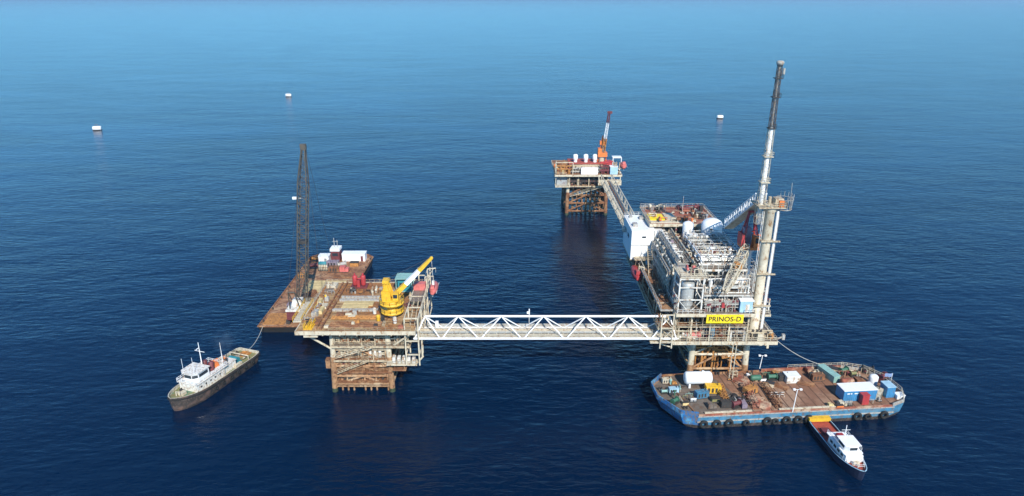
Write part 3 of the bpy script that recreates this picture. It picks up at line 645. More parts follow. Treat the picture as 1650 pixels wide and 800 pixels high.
# lattice crane on the barge
t = thing('lattice_crane', 'tall dark lattice boom crane standing on the rusty barge', 'crane', (-68.8, 195.5, 2.75))
cx, cy = -68.8, 195
for q in (-1, 1):
    b = MB().box(cx+q*2.4-.6, cx+q*2.4+.6, cy-3.8, cy+3.8, 2.8, 4.2, tp=.1)
    for k in range(7): b.bar((cx+q*2.4-.65, cy-3.2+k*1.06, 3.3), (cx+q*2.4+.65, cy-3.2+k*1.06, 3.3), .42, 8)
    b.part('crawler_track', 'dark', t)
MB().box(cx-2.6, cx+2.6, cy-3.4, cy+3.0, 4.4, 7.0).bar((cx, cy, 4.0), (cx, cy, 4.5), 1.6, 14).part('machinery_house', 'maroon', t)
MB().box(cx-2.8, cx+2.8, cy-3.6, cy+1.6, 7.02, 7.6).box(cx-1.4, cx+1.5, cy-.6, cy+2.0, 7.62, 9.6).part('roof', 'white', t)
o = MB().box(cx-3.9, cx-2.65, cy+1, cy+3.2, 4.8, 7.4).part('operator_cab', 'purple', t); MB().box(cx-3.8, cx-2.8, cy+.93, cy+1.01, 5.8, 7.0).part('window', 'glass', o)
MB().box(cx-2.2, cx+2.2, cy-4.6, cy-3.42, 4.6, 6.6).part('counterweight', 'maroon', t)
b = MB()
for q in (-1, 1): b.bar((cx+q*1.6, cy-2.5, 7.6), (cx+q*1.0, cy-4.2, 14), .2, 6).bar((cx+q*1.6, cy+1.5, 7.6), (cx+q*1.0, cy-4.2, 14), .16, 6)
b.bar((cx-1, cy-4.2, 14), (cx+1, cy-4.2, 14), .25, 8); b.part('gantry', 'boomsteel', t)
F0 = Vector((-68.6, 198.4, 5.0)); F1 = Vector((-63.6, 202, 57.0))
o = MB().lattice(F0, F1, 2.6, 1.0, 34, .19, .075, up=(0, 1, 0), mid=2.7, mf=(.06, .8)).part('boom', 'boomsteel', t)
MB().box(F1.x-.9, F1.x+.9, F1.y-.5, F1.y+.5, F1.z-.4, F1.z+1.4).part('boom_head', 'boomsteel', o)
MB().box(F0.lerp(F1, .68).x-3.1, F0.lerp(F1, .68).x-1.9, F1.y-1.5, F1.y-.8, 41.3, 42).bar((F0.lerp(F1, .68).x-2.0, F1.y-1.1, 41.6), (F0.lerp(F1, .68).x, F1.y-1.1, 41.6), .08, 4).part('lamp', 'wclean', o)
MB().box(F0.lerp(F1, .42).x-1.45, F0.lerp(F1, .42).x+1.45, F0.lerp(F1, .42).y-1.45, F0.lerp(F1, .42).y+1.45, 27.2, 27.9).part('boom_joint', 'dark', o)
b = MB()
for q in (-.5, .5): b.bar((cx+q*2, cy-4.2, 14), (F1.x+q, F1.y, F1.z), .045, 4)
b.bar((F1.x+.6, F1.y+.3, F1.z+.5), (-66.2, 232, 3.4), .05, 4).bar((F1.x+.6, F1.y-.5, F1.z+.2), (-63.4, 205, 5.4), .055, 4); b.part('hoist_rope', 'dark', t)
MB().box(-63.9, -62.9, 204.5, 205.5, 4.0, 5.6).part('hook', 'dark', t)

# ================================================================ TUG and SUPPLY BOAT
def outline(L, B, bow=.3, stern=.12, n=8, sb=.75):
    pts = []
    for i in range(n+1):
        u = i/n; pts.append((L/2-bow*L*u**1.35, B/2*math.sin(math.pi/2*u)**.8))
    pts[0] = (L/2, .06)
    pts += [(-L/2+stern*L, B/2), (-L/2+stern*L*.3, B/2*.95), (-L/2, B/2*sb)]
    return pts+[(x, -y) for x, y in pts[::-1]]
def sheer(x, L, a, bb): return a+bb*max(0, (x/L+.5))**3
def boathull(t, L, B, z_deck, rise, names, mats, bw=.9, bow=.3, sb=.75):
    o0 = outline(L*.93, B*.8, bow, .12, 8, sb); o1 = outline(L*.97, B*.95, bow, .12, 8, sb); o2 = outline(L, B, bow, .12, 8, sb); n = len(o2)
    zt = [sheer(x, L, z_deck+bw, rise) for x, y in o2]
    P = [(x, y, -1.2) for x, y in o0]+[(x, y, .6) for x, y in o1]+[(x, y, z) for (x, y), z in zip(o2, zt)]
    q = .22; inn = [(x*(1-q*2/L), y*(1-q*2/B)) for x, y in o2]
    P += [(x, y, z) for (x, y), z in zip(inn, zt)]+[(x, y, z-bw) for (x, y), z in zip(inn, zt)]
    F = []
    for l in range(4): F += [(l*n+i, l*n+(i+1) % n, (l+1)*n+(i+1) % n, (l+1)*n+i) for i in range(n)]
    h = MB()
    h.add(P, F[:2*n], 0, False); h.add(P, F[2*n:], 1, False); h.add(P, [tuple(range(n))[::-1]], 0)
    h.part('hull', [mats[0], mats[1]], t)
    d = MB(); k = n//2
    dp = [(x, y, z-bw+.005) for (x, y), z in zip(inn, zt)]
    d.add(dp, [(i, i+1, n-2-i, n-1-i) for i in range(k-1)], 0); d.part('deck', mats[2], t)
    return o2, zt
p0, p1 = Vector((-87.4, 146.9, 0)), Vector((-77.5, 174.9, 0)); c = (p0+p1)/2; d = p0-p1
tg = thing('tugboat', 'old black-hulled tugboat with white wheelhouse and olive aft deck, towing line astern', 'tugboat', tuple(c), None, math.atan2(d.y, d.x), local=True)
L, B = d.length, 8.6
o2, zt = boathull(tg, L, B, 2.0, 1.3, None, ('tughull', 'tugdeckw', 'ogreen'), .9, .3, .8)
h = MB()
for i in range(len(o2)-1):
    if i == len(o2)//2-1: pass
    h.bar((o2[i][0], o2[i][1]*1.01, zt[i]-.6), (o2[i+1][0], o2[i+1][1]*1.01, zt[i+1]-.6), .2, 6)
h.part('rubbing_strake', 'black', tg)
for k in range(9):
    x = -L*.36+k*2.9
    for s in (-1, 1): 
        if x < L*.17: MB().torus((x, s*(B/2+.12), 1.7), (0, 1, 0), .45, .2, 12, 6).part('tyre_fender', 'black', tg)
o = MB().box(-1.5, 8.6, -3.0, 3.0, 2.0, 4.9, tp=.05).part('superstructure', 'oldwhite', tg)
for s in (-1, 1):
    for k in range(5): MB().lathe((0.4+k*1.7, s*3.0, 3.8), (0, s, 0), [(0, .28), (.04, .28)], 10).part('porthole', 'glass', o)
MB().box(-2.5, 9.0, -3.3, 3.3, 4.92, 5.08).part('boat_deck', 'oldwhite', tg)
MB().box(-6.4, -1.52, -2.4, 2.4, 2.02, 4.4).box(-6.6, -1.6, -2.6, 2.6, 4.41, 4.55).part('after_house', 'oldwhite', tg)
o = MB().prism([(3.4, -2.5), (7.2, -2.5), (8.2, -1.3), (8.2, 1.3), (7.2, 2.5), (3.4, 2.5)], 5.1, 7.6).part('wheelhouse', 'wclean', tg)
MB().prism([(3.1, -2.8), (7.5, -2.8), (8.6, -1.5), (8.6, 1.5), (7.5, 2.8), (3.1, 2.8)], 7.605, 7.8).part('roof', 'oldwhite', o)
for a_, b_ in (((7.25, -2.45), (8.2, -1.35)), ((8.24, -1.1), (8.24, 1.1)), ((7.25, 2.45), (8.2, 1.35)), ((3.9, -2.54), (6.9, -2.54)), ((3.9, 2.54), (6.9, 2.54))):
    v = Vector((b_[0]-a_[0], b_[1]-a_[1], 0)); nn = Vector((v.y, -v.x, 0)).normalized()*.05
    if nn.dot(Vector((a_[0]-5.5, a_[1], 0))) < 0: nn = -nn
    A_ = Vector((*a_, 6.3)); B_ = Vector((*b_, 6.3)); U = Vector((0, 0, .85))
    MB().add([A_+nn, B_+nn, B_+nn+U, A_+nn+U, A_-nn, B_-nn, B_-nn+U, A_-nn+U], [(0, 1, 2, 3), (4, 5, 6, 7), (0, 1, 5, 4), (2, 3, 7, 6), (1, 2, 6, 5), (0, 3, 7, 4)]).part('window', 'glass', o)
MB().box(3.6, 7.0, -2.9, -2.75, 5.1, 5.9).part('name_board', 'ochre', o)
MB().rail([(9.0, -3.2, 5.1), (-2.4, -3.2, 5.1), (-2.4, 3.2, 5.1), (9.0, 3.2, 5.1), (9.0, -3.2, 5.1)], 1.0, 1.5, .06).part('railing', 'wclean', tg)
MB().lathe((1.2, -1.1, 5.1), (-.1, 0, 1), [(0, .75), (2.3, .7), (2.5, .5)], 12).lathe((1.2, 1.1, 5.1), (-.1, 0, 1), [(0, .75), (2.3, .7), (2.5, .5)], 12).part('funnel', 'maroon', tg)
MB().box(-1.6, .1, -1.3, 1.3, 5.1, 6.3, tp=.2).part('engine_casing', 'orange', tg)
MB().vessel((-3.8, -1.3, 5.3), (-.6, -1.3, 5.3), .45, 8).part('life_raft', 'orange', tg)
o = MB().bar((3.0, 0, 7.8), (3.0, 0, 14.2), .15, 8, .08).bar((3, -1.6, 11.6), (3, 1.6, 11.6), .08, 6).bar((3, 0, 12.6), (4, 0, 12.6), .12, 6).part('mast', 'wclean', tg)
MB().bar((-4.2, 0, 4.5), (-4.2, 0, 10.5), .12, 8, .07).part('mast', 'wclean', tg)
MB().bar((7.6, -1.8, 7.8), (7.6, -1.8, 11.4), .05, 4).bar((7.6, 1.8, 7.8), (7.6, 1.8, 12.4), .05, 4).part('antenna', 'wclean', tg)
MB().box(-9.5, -7.3, -1.6, 1.6, 2.1, 2.5).bar((-8.4, -1.4, 3.1), (-8.4, 1.4, 3.1), .8, 12).part('towing_winch', 'dteal', tg)
MB().bar((-10.5, -3.2, 2.1), (-10.5, -3.2, 3.6), .14, 6).bar((-10.5, 3.2, 2.1), (-10.5, 3.2, 3.6), .14, 6).bar((-10.5, -3.2, 3.6), (-10.5, 3.2, 3.6), .2, 6).part('tow_bow', 'cream', tg)
MB().box(-14.2, -11.5, -1.8, 1.2, 2.1, 2.4).torus((-12.8, 0, 2.6), (0, 0, 1), 1.0, .25, 14, 6).part('rope_coil', 'ochre', tg)
MB().box(10.2, 11.6, -.8, .8, 3.0, 3.9).bar((12.2, -.6, 3.2), (12.2, -.6, 4.5), .15, 6).bar((12.2, .6, 3.2), (12.2, .6, 4.5), .15, 6).part('anchor_windlass', 'cream', tg)
clutter(tg, -14, -6.8, -3.6, 3.6, 2.02, 9, ('ogreen', 'cream', 'dark', 'ochre', 'lgrey'), 1.1, 701, .45)
clutter(tg, -6, -2.6, -2, 2.2, 4.56, 7, ('redrust', 'cream', 'orange', 'lgrey', 'dark'), 1.1, 702, .4)
clutter(tg, 9.2, 12, -2, 2, 2.9, 4, ('ochre', 'cream', 'dark'), .8, 703, .35)
MB().box(-8, -5.5, 2.4, 3.2, 2.1, 3.1).box(-6.8, -5, -3.6, -2.7, 2.1, 3.0).part('locker', 'cream', tg)
sm = bpy.data.materials.new('exhaust_smoke'); sm.use_nodes = True; sn = sm.node_tree; sn.nodes.clear()
def sN(k): return sn.nodes.new(k)
v_ = sN('ShaderNodeVolumePrincipled'); v_.inputs['Color'].default_value = (.12, .2, .3, 1); oo = sN('ShaderNodeOutputMaterial'); sn.links.new(v_.outputs[0], oo.inputs['Volume'])
st = sN('ShaderNodeTexCoord'); sg = sN('ShaderNodeTexGradient'); sg.gradient_type = 'SPHERICAL'; sn.links.new(st.outputs['Object'], sg.inputs[0])
sz = sN('ShaderNodeTexNoise'); sz.inputs['Scale'].default_value = 2.2; sz.inputs['Detail'].default_value = 3; sn.links.new(st.outputs['Object'], sz.inputs['Vector'])
s1 = sN('ShaderNodeMapRange'); s1.inputs[1].default_value = .42; s1.inputs[2].default_value = .7; sn.links.new(sz.outputs[0], s1.inputs[0])
s2 = sN('ShaderNodeMath'); s2.operation = 'MULTIPLY'; sn.links.new(sg.outputs[0], s2.inputs[0]); sn.links.new(s1.outputs[0], s2.inputs[1])
s3 = sN('ShaderNodeMath'); s3.operation = 'MULTIPLY'; s3.inputs[1].default_value = .55; sn.links.new(s2.outputs[0], s3.inputs[0]); sn.links.new(s3.outputs[0], v_.inputs['Density'])
mb_ = MB().ball((0, 0, 0), 1, 16); me_ = bpy.data.meshes.new('smoke'); me_.from_pydata(mb_.v, [], mb_.f); me_.materials.append(sm)
o = bpy.data.objects.new('smoke', me_); C.objects.link(o); o.location = (-80.2, 165.5, 10.5); o.scale = (3.6, 3.6, 3.6); o['kind'] = 'stuff'; o['label'] = 'faint dark exhaust smoke above the tugboat funnels'
# supply boat
p1, p0 = Vector((76.3, 141.6, 0)), Vector((77.2, 120.4, 0)); c = (p0+p1)/2; d = p0-p1
sb_ = thing('crew_boat', 'small navy crew boat with red aft deck nosing away from the blue barge', 'boat', tuple(c), None, math.atan2(d.y, d.x), local=True)
L, B = d.length, 5.4
o2, zt = boathull(sb_, L, B, 1.3, 1.1, None, ('navy', 'navy', 'reddeck'), .5, .42, .92)
h = MB()
for i in range(len(o2)-1): h.bar((o2[i][0], o2[i][1]*1.01, zt[i]-.05), (o2[i+1][0], o2[i+1][1]*1.01, zt[i+1]-.05), .1, 6)
h.part('rubbing_strake', 'lblue', sb_)
MB().box(-10.9, -9.6, -2.7, 2.7, 1.6, 2.5).part('stern_fender', 'yellow', sb_)
for k in range(7): pass
MB().box(-6.6, -4.4, -1.6, .6, 1.32, 2.1, tp=.1).part('deck_hatch', 'maroon', sb_)
o = MB().box(-1.6, 6.4, -2.1, 2.1, 1.4, 3.6, tp=.12).part('superstructure', 'wclean', sb_)
for s in (-1, 1):
    for k in range(4): MB().box(-.6+k*1.6, .4+k*1.6, s*2.03-.06, s*2.03+.06, 2.5, 3.1).part('window', 'glass', o)
MB().box(-2.4, 5.6, -2.25, 2.25, 3.62, 3.78).part('cabin_roof', 'wclean', sb_)
o = MB().prism([(1.6, -1.7), (4.6, -1.7), (5.4, -.9), (5.4, .9), (4.6, 1.7), (1.6, 1.7)], 3.8, 5.3).part('wheelhouse', 'wclean', sb_)
MB().box(1.2, 5.2, -1.9, 1.9, 5.31, 5.42).part('roof', 'wclean', o)
MB().box(5.36, 5.46, -.85, .85, 4.4, 5.1).part('window', 'glass', o)
for s in (-1, 1): MB().box(2, 4.4, s*1.7-.04, s*1.7+.04, 4.4, 5.1).part('window', 'glass', o)
MB().box(-1.2, .5, -.8, .8, 3.8, 4.5, tp=.1).part('engine_casing', 'red', sb_)
MB().bar((1.4, 0, 5.4), (1.2, 0, 8.2), .08, 6).bar((1.3, -1, 7), (1.3, 1, 7), .05, 4).part('mast', 'wclean', sb_)
MB().rail([(-2.2, -2.15, 3.8), (5, -2.15, 3.8)], .9, 1.3, .04).rail([(-2.2, 2.15, 3.8), (5, 2.15, 3.8)], .9, 1.3, .04).rail([(5.5, -2.2, 2.2), (9.2, -.8, 2.6), (9.2, .8, 2.6), (5.5, 2.2, 2.2)], .9, 1.2, .04).part('railing', 'wclean', sb_)
MB().box(6.6, 7.6, -.8, .8, 1.9, 2.7, tp=.1).bar((8.3, 0, 2.0), (8.3, 0, 2.9), .15, 6).part('anchor_windlass', 'cream', sb_)

# ================================================================ BLUE BARGE (right)
BR_ = R(4.9); bc = Vector((68.7, 151.1, 0))
bb = thing('work_barge', 'long blue-hulled work barge with a cluttered rusty deck in front of the big platform', 'barge', tuple(bc), None, BR_, local=True)
def bl(px, py):   # world ground point -> barge frame
    v = Matrix.Rotation(-BR_, 2) @ Vector((px-bc.x, py-bc.y)); return v
top = [(-32.6, -.8), (-32.4, 5.4), (-27.6, 9.9), (24, 9.9), (29.5, 7.6), (32.6, 2.2), (33, -4.2), (31.2, -7.8), (27, -9.4), (-24.5, -9.4), (-28.6, -8.3)]
bot = [(-28, -.6), (-28, 5), (-25, 9), (22, 9), (27.5, 7), (30, 2), (30.4, -4), (29, -7.4), (25, -8.9), (-22.5, -8.9), (-25.6, -7.6)]
top = [(x*.975, y) for x, y in top]; bot = [(x*.975, y) for x, y in bot]
mid = [((a[0]*.7+b_[0]*.3), (a[1]*.85+b_[1]*.15)) for a, b_ in zip(top, bot)]
n = len(top); P = [(x, y, -1.2) for x, y in bot]+[(x, y, 1.0) for x, y in mid]+[(x, y, 3.7) for x, y in top]
F = [(l*n+i, l*n+(i+1) % n, (l+1)*n+(i+1) % n, (l+1)*n+i) for l in range(2) for i in range(n)]
h = MB().add(P, [tuple(range(n))[::-1], tuple(range(2*n, 3*n))]); 
for l in range(2):
    for i in range(n):
        mi = 2 if l == 0 else (0 if i in (0, 1, 9, 10) else 1)
        h.add(P, [F[l*n+i]], mi)
h.v = h.v; h.part('hull', ['blue', 'sblue', 'tughull'], bb)
MB().prism([(x*.992, y*.985) for x, y in top], 3.705, 3.75).part('deck', 'bdeck', bb)
MB().prism([(-31, -.8), (-30.8, 5), (-26.4, 9.4), (-14.5, 9.4), (-12, 2), (-9, -9), (-23.9, -9), (-27.2, -8)], 3.755, 3.765).part('deck_patch', 'bdeckg', bb)
# bulwark around the ends, low rail along the sides
def wall(pts, z0, z1, th, col, name='bulwark'):
    b = MB(); pts = [(x*.975, y) for x, y in pts]
    for a, c in zip(pts, pts[1:]):
        a = Vector((*a, 0)); c = Vector((*c, 0)); s_ = Vector((-(c-a).y, (c-a).x, 0)).normalized()*th
        Z0 = Vector((0, 0, z0)); Z1_ = Vector((0, 0, z1))
        b.add([a-s_+Z0, c-s_+Z0, c+s_+Z0, a+s_+Z0, a-s_+Z1_, c-s_+Z1_, c+s_+Z1_, a+s_+Z1_], [(3, 2, 1, 0), (4, 5, 6, 7), (0, 1, 5, 4), (1, 2, 6, 5), (2, 3, 7, 6), (3, 0, 4, 7)])
    return b.part(name, col, bb)
wall([(-24.4, -9.3), (-28.5, -8.2), (-32.5, -.8), (-32.3, 5.3), (-28.4, 9.2)], 3.71, 4.9, .14, 'blue')
wall([(24, 9.8), (29.4, 7.5), (32.5, 2.2), (32.9, -4.2), (31.1, -7.7), (27, -9.3)], 3.71, 4.6, .12, 'lgrey')
wall([(-24.3, -9.25), (26.9, -9.25)], 3.71, 4.15, .16, 'redrust', 'coaming')
wall([(-28.3, 9.75), (0, 9.75)], 3.71, 4.15, .16, 'rust', 'coaming'); wall([(.6, 9.75), (24, 9.75)], 3.71, 4.5, .16, 'redrust', 'coaming')
MB().box(-24, 26.8, -9.6, -9.42, 2.0, 2.3).box(-24, 26.8, -9.58, -9.42, 3.5, 3.69).part('rubbing_strake', 'lgrey', bb)
b = MB()
for a, c in (((-22, -8.6), (-10, -8.6)), ((-3, -8.6), (12, -8.6))): b.box(a[0], c[0], a[1]-.25, a[1]+.25, 3.76, 4.25)
b.part('pipe_run', 'cream', bb)
MB().rail([(23.4, 9.6, 4.6), (28.6, 7.4, 4.6), (31.5, 2.2, 4.6), (31.9, -4, 4.6), (30.2, -7.6, 4.6)], 1.0, 1.4, .07).part('railing', 'cream', bb)
MB().rail([(8, 9.6, 4.5), (24, 9.6, 4.5)], 1.0, 1.8, .05).part('railing', 'cream', bb)
MB().bar((-24, -8.9, 4.0), (-27.4, 9.2, 4.0), .16, 6).part('breakwater_bar', 'rust', bb)
for (x, y) in ((-26, -6), (-29.8, 3), (-26.5, 7.5), (30.5, 3.5), (30, -5.5), (-12, 9.1), (14, 9.1), (12, -8.6)):
    MB().bar((x-.4, y, 3.76), (x-.4, y, 4.6), .2, 8).bar((x+.4, y, 3.76), (x+.4, y, 4.6), .2, 8).part('bollard', 'dark', bb)
def on(x, y, z=3.77):  # barge frame -> world
    v = Matrix.Rotation(BR_, 2) @ Vector((x, y)); return (bc.x+v.x, bc.y+v.y, z)
def wpix(px, py, z=3.77):   # placing helper: where a deck point seen in the survey photo lies
    p = R(20.463); u = (px-825)/1080; v = (400-py)/1080
    dy = math.cos(p)+v*math.sin(p); dz = -math.sin(p)+v*math.cos(p); t_ = (z-100)/dz
    return (t_*u, t_*dy, z)
clutter(bb, -29, -22, -5, 7, 3.77, 10, ('cream', 'ogreen', 'teal', 'green', 'dark', 'ochre'), 1.3, 501, .42)
clutter(bb, -19, -7, -7, 0, 3.77, 10, ('dark', 'dark', 'rust', 'maroon', 'purple', 'ochre', 'lgrey'), 1.6, 502, .5)
clutter(bb, -14, 6, 4, 9, 3.77, 12, ('rust', 'redrust', 'ochre', 'green', 'cream', 'dark', 'beige'), 1.5, 503, .5)
clutter(bb, 11, 30, 3.5, 8, 3.77, 18, ('rust', 'maroon', 'green', 'ogreen', 'dark', 'cream', 'redrust'), 1.5, 505, .5)
clutter(bb, 11, 29, -8, -6, 3.77, 6, ('rust', 'cream', 'redrust', 'lgrey', 'beige'), 1.0, 506, .4)
# tyres
ty = MB().torus((0, 0, 0), (0, 1, 0), .78, .36, 18, 8)
O3 = ('leftmost', 'middle', 'rightmost'); O6 = ('first', 'second', 'third', 'fourth', 'fifth', 'last')
rows = [([1137, 1158, 1178], [o_+' of the three big black tyre fenders near the left end of the blue hull' for o_ in O3]),
        ([1206, 1240, 1253, 1271, 1290, 1307], [o_+' black tyre fender from the left in the middle row of the blue hull' for o_ in O6]),
        ([1386, 1403, 1429], [o_+' of the three black tyre fenders right of the crew boat' for o_ in O3])]
first = None
for xs, labs in rows:
    for px, lab in zip(xs, labs):
        X, Y, _ = wpix(px, 689-(px-1137)*.055, 1.7); v = bl(X, Y); yb = -9.4-.5; q = on(v.x, yb, 1.7)
        if v.x > 26: q = on(min(v.x, 28.2), -9.0-.3-max(0, 0), 1.7)
        if first is None:
            first = ty.one('tyre_fender', 'black', lab, 'tyre', 'tyre fenders along the blue barge'); zc = 1.14; first.location = (q[0], q[1], q[2]-zc); first.rotation_euler = (0, 0, BR_)
            ft = first
        else:
            ft = first.copy(); C.objects.link(ft); ft.location = (q[0], q[1], q[2]-zc); ft['label'] = lab
            if px in (1206, 1253, 1403): ft.scale = (.8, .8, .8)
def at(t, px, py, z=3.77, rz=None):
    q = wpix(px, py, z); t.location = q; t.rotation_euler = (0, 0, BR_ if rz is None else rz); return t
# white storage tank
t = at(thing('storage_tank', 'large white horizontal storage tank on the left end of the blue barge', 'tank', local=True), 1123, 622, 3.77, R(2))
o = MB().lathe((-3.6, 0, 2.5), (1, 0, 0), [(0, .9), (.15, 1.45), (.5, 1.7), (6.7, 1.7), (7.05, 1.45), (7.2, .9)], 20).part('tank', 'wclean', t)
MB().bar((1.2, 0, 4.1), (1.2, 0, 4.5), .35, 10).part('manhole', 'wclean', o)
for x in (-2.3, 2.3): MB().box(x-.25, x+.25, -1.1, 1.1, .0, 1.4).part('leg', 'wclean', t)
def container(px, py, L, Wd, H, body, roof, label, rz=None, ribs=True, group='containers on the blue barge', name='shipping_container', cat='container'):
    t = at(thing(name, label, cat, local=True, group=group), px, py, 3.77, rz)
    b = MB().box(-L/2, L/2, -Wd/2, Wd/2, .02, H)
    if ribs:
        k = int(L/.5)
        for i in range(k): x = -L/2+(i+.5)*L/k; b.box(x-.1, x+.1, -Wd/2-.05, -Wd/2-.002, .15, H-.15).box(x-.1, x+.1, Wd/2+.002, Wd/2+.05, .15, H-.15)
    b.part('wall', body, t)
    MB().box(-L/2-.1, L/2+.1, -Wd/2-.1, Wd/2+.1, H+.002, H+.16).part('roof', roof, t)
    MB().box(L/2+.002, L/2+.06, -Wd*.4, Wd*.4, .2, H-.2).part('door', body, t)
    return t
t = container(1378, 640, 8.8, 3.6, 3.0, 'cblue', 'wclean', 'blue workshop container with a white roof near the right end of the barge')
for x0, x1 in ((-3.6, -2.9), (-2.7, -2.3), (-1.7, -.9), (-.7, -.3)): MB().box(x0, x1, -1.92, -1.86, 2.15, 2.4).part('marking_stripe', 'wclean', t)
container(1274, 614, 3.6, 2.6, 2.0, 'white', 'wclean', 'small white box container in the middle of the barge deck')
container(1334, 607, 2.0, 6.4, 1.8, 'teal', 'teal', 'pale teal container lying lengthwise across the barge deck', R(16))
container(1428, 636, 2.2, 3.0, 3.0, 'cblue', 'lblue', 'small blue cabin at the far right end of the barge')
container(1391, 650, 1.8, 1.5, 2.6, 'red', 'red', 'small bright red cabinet in front of the blue container', ribs=False, name='cabinet', cat='cabinet')
t = at(thing('buoy_tank', 'upright white rounded tank behind the blue container', 'tank', local=True), 1405, 622); MB().vessel((0, 0, .1), (0, 0, 3.4), 1.15, 14).part('tank', 'wclean', t); MB().box(-.7, .7, -.7, .7, 0, .5).part('base', 'lgrey', t)
container(1448, 641, 2.0, 1.6, 1.0, 'wclean', 'wclean', 'low white locker at the tip of the barge', ribs=False, name='locker', cat='locker')
def pk(kind, px, py, s, col, lab, rz=0.0, group=None):
    q = wpix(px, py); return smallkit(kind, q[0], q[1], 3.77, s, col, lab, rz=BR_+rz, group=group)
pk('generator', 1074, 617, .9, 'cream', 'cream generator at the left corner of the blue barge')
pk('pallet_load', 1086, 619, .8, 'ochre', 'ochre pallet load beside the cream generator')
pk('winch', 1070, 634, .7, 'teal', 'pale green winch by the left bulwark')
pk('winch', 1087, 650, .9, 'green', 'bright green winch in the front left corner of the barge', .6)
pk('compressor', 1085, 632, .9, 'lblue', 'pale blue compressor behind the bright green winch')
pk('tool_box', 1104, 652, .8, 'planks', 'straw coloured box right of the bright green winch')
pk('gas_bottle_rack', 1117, 648, .7, 'wclean', 'little white bottle rack standing alone on the grey deck')
pk('generator', 1130, 640, 1.2, 'sblue', 'blue generator below the white storage tank', .15)
pk('compressor', 1148, 632, 1.4, 'yellow', 'bright yellow compressor right of the white storage tank', -.1)
pk('tool_box', 1153, 647, 1.2, 'ogreen', 'olive green box beside the blue generator')
pk('pallet_load', 1146, 657, 1.3, 'bdeckg', 'dark grey pallet load near the front coaming')
pk('welding_set', 1170, 655, 1.1, 'dark', 'black welding machine in the dark heap left of the pipes')
pk('cable_drum', 1180, 648, 1.1, 'dark', 'black cable drum in the dark heap left of the pipes', .8)
pk('winch', 1185, 656, 1.1, 'maroon', 'maroon winch at the front of the dark heap', .3)
pk('generator', 1197, 655, .9, 'purple', 'grey purple generator left of the red hoses', 1.5)
pk('compressor', 1208, 634, 1.3, 'ochre', 'yellow and rusty compressor among the red pipes', .4)
pk('tank', 1217, 614, 1.1, 'green', 'dark green tank behind the red pipes')
pk('tool_box', 1229, 613, .8, 'wclean', 'white box touching the dark green tank')
pk('pallet_load', 1206, 607, .8, 'wclean', 'white pallet load left of the dark green tank')
pk('tool_box', 1240, 622, 1.1, 'cream', 'cream box on the deck right of the dark green tank', -.6)
pk('pallet_load', 1250, 606, 1.4, 'ochre', 'ochre crates by the back rail of the barge')
pk('winch', 1243, 612, 1.1, 'green', 'small green winch between the tank and the ochre crates')
pk('generator', 1262, 612, 1.1, 'dark', 'black generator against the small white container')
pk('anchor_winch', 1358, 602, 1.1, 'green', 'green anchor winch behind the teal container', .3)
pk('anchor_winch', 1375, 606, .9, 'ogreen', 'second green anchor winch by the back rail, right of the first')
pk('tool_box', 1345, 600, 1.3, 'cream', 'cream box at the far end of the teal container', -.7)
pk('compressor', 1316, 612, 1.2, 'rust', 'rusty compressor left of the teal container')
pk('pallet_load', 1304, 600, 1.3, 'redrust', 'red brown pallet load by the back rail')
pk('pallet_load', 1356, 653, 1.2, 'cream', 'cream pallet load in front of the blue container')
pk('pallet_load', 1338, 655, .9, 'planks', 'straw coloured pallet load left of the blue container')
pk('tool_box', 1352, 657, .9, 'orange', 'orange box against the front coaming')
pk('gas_bottle_rack', 1366, 654, .9, 'lgrey', 'grey bottle rack left of the red cabinet')
pk('generator', 1413, 640, 1.3, 'cream', 'cream generator right of the blue container', .8)
pk('winch', 1420, 614, 1.3, 'maroon', 'maroon winch by the curved stern rail', .5)
pk('winch', 1397, 600, 1.2, 'dark', 'black winch by the back rail near the stern', -.3)
pk('pallet_load', 1384, 618, 1.6, 'rust', 'rusty brown load behind the blue container')
pk('tank', 1364, 621, 1.3, 'redrust', 'rusty red tank lying behind the blue container')
pk('pipe_stack', 1216, 645, .8, 'redrust', 'red brown pipe stack on the front of the barge deck', -.7)
pk('pipe_stack', 1196, 622, .8, 'redrust', 'red pipe stack nearest the white tank', -1.0)
pk('pipe_stack', 1258, 626, .7, 'rust', 'rusty pipe stack left of the small white container', -.8)
pk('pipe_stack', 1300, 622, .7, 'rust', 'rusty pipe stack on the open middle deck', -.5)
# red hose mats / lattice section lying on deck
def lying(px0, py0, px1, py1, w0, col, lab, name='boom_section', cat='boom section', z=4.6):
    a, c = Vector(wpix(px0, py0, z)), Vector(wpix(px1, py1, z)); b = MB().lattice(a, c, w0, w0, 8, .12, .07)
    b.one(name, col, lab, cat, 'lattice sections lying on the barge deck')
lying(1200, 620, 1219, 655, 1.4, 'redrust', 'red lattice boom section left of the lamp post')
lying(1232, 620, 1256, 655, 1.3, 'rust', 'brown lattice boom section nearest the lamp post')
lying(1160, 622, 1172, 652, 1.3, 'ochre', 'ochre lattice boom section beside the dark heap')
q = wpix(1226, 652); b = MB().box(q[0]-2.4, q[0]+2.4, q[1]-1.8, q[1]+1.8, 3.78, 4.3, tp=.5, rz=-.5).one('tarpaulin_heap', 'redrust', 'low red tarpaulin-covered heap right of the pipes', 'tarpaulin')
q = wpix(1196, 612); b = MB().box(q[0]-1.9, q[0]+1.9, q[1]-2, q[1]+2, 3.78, 4.2, tp=.5, rz=-.5).one('tarpaulin_heap', 'redrust', 'red tarpaulin-covered heap near the back rail', 'tarpaulin')
b = MB(); q = wpix(1252, 640)
b.rail([(q[0]-1.8, q[1], 3.78), (q[0]+1.8, q[1], 3.78)], 1.4, 1.2, .08).one('barrier', 'white', 'white pipe barrier standing on the middle of the deck', 'barrier')
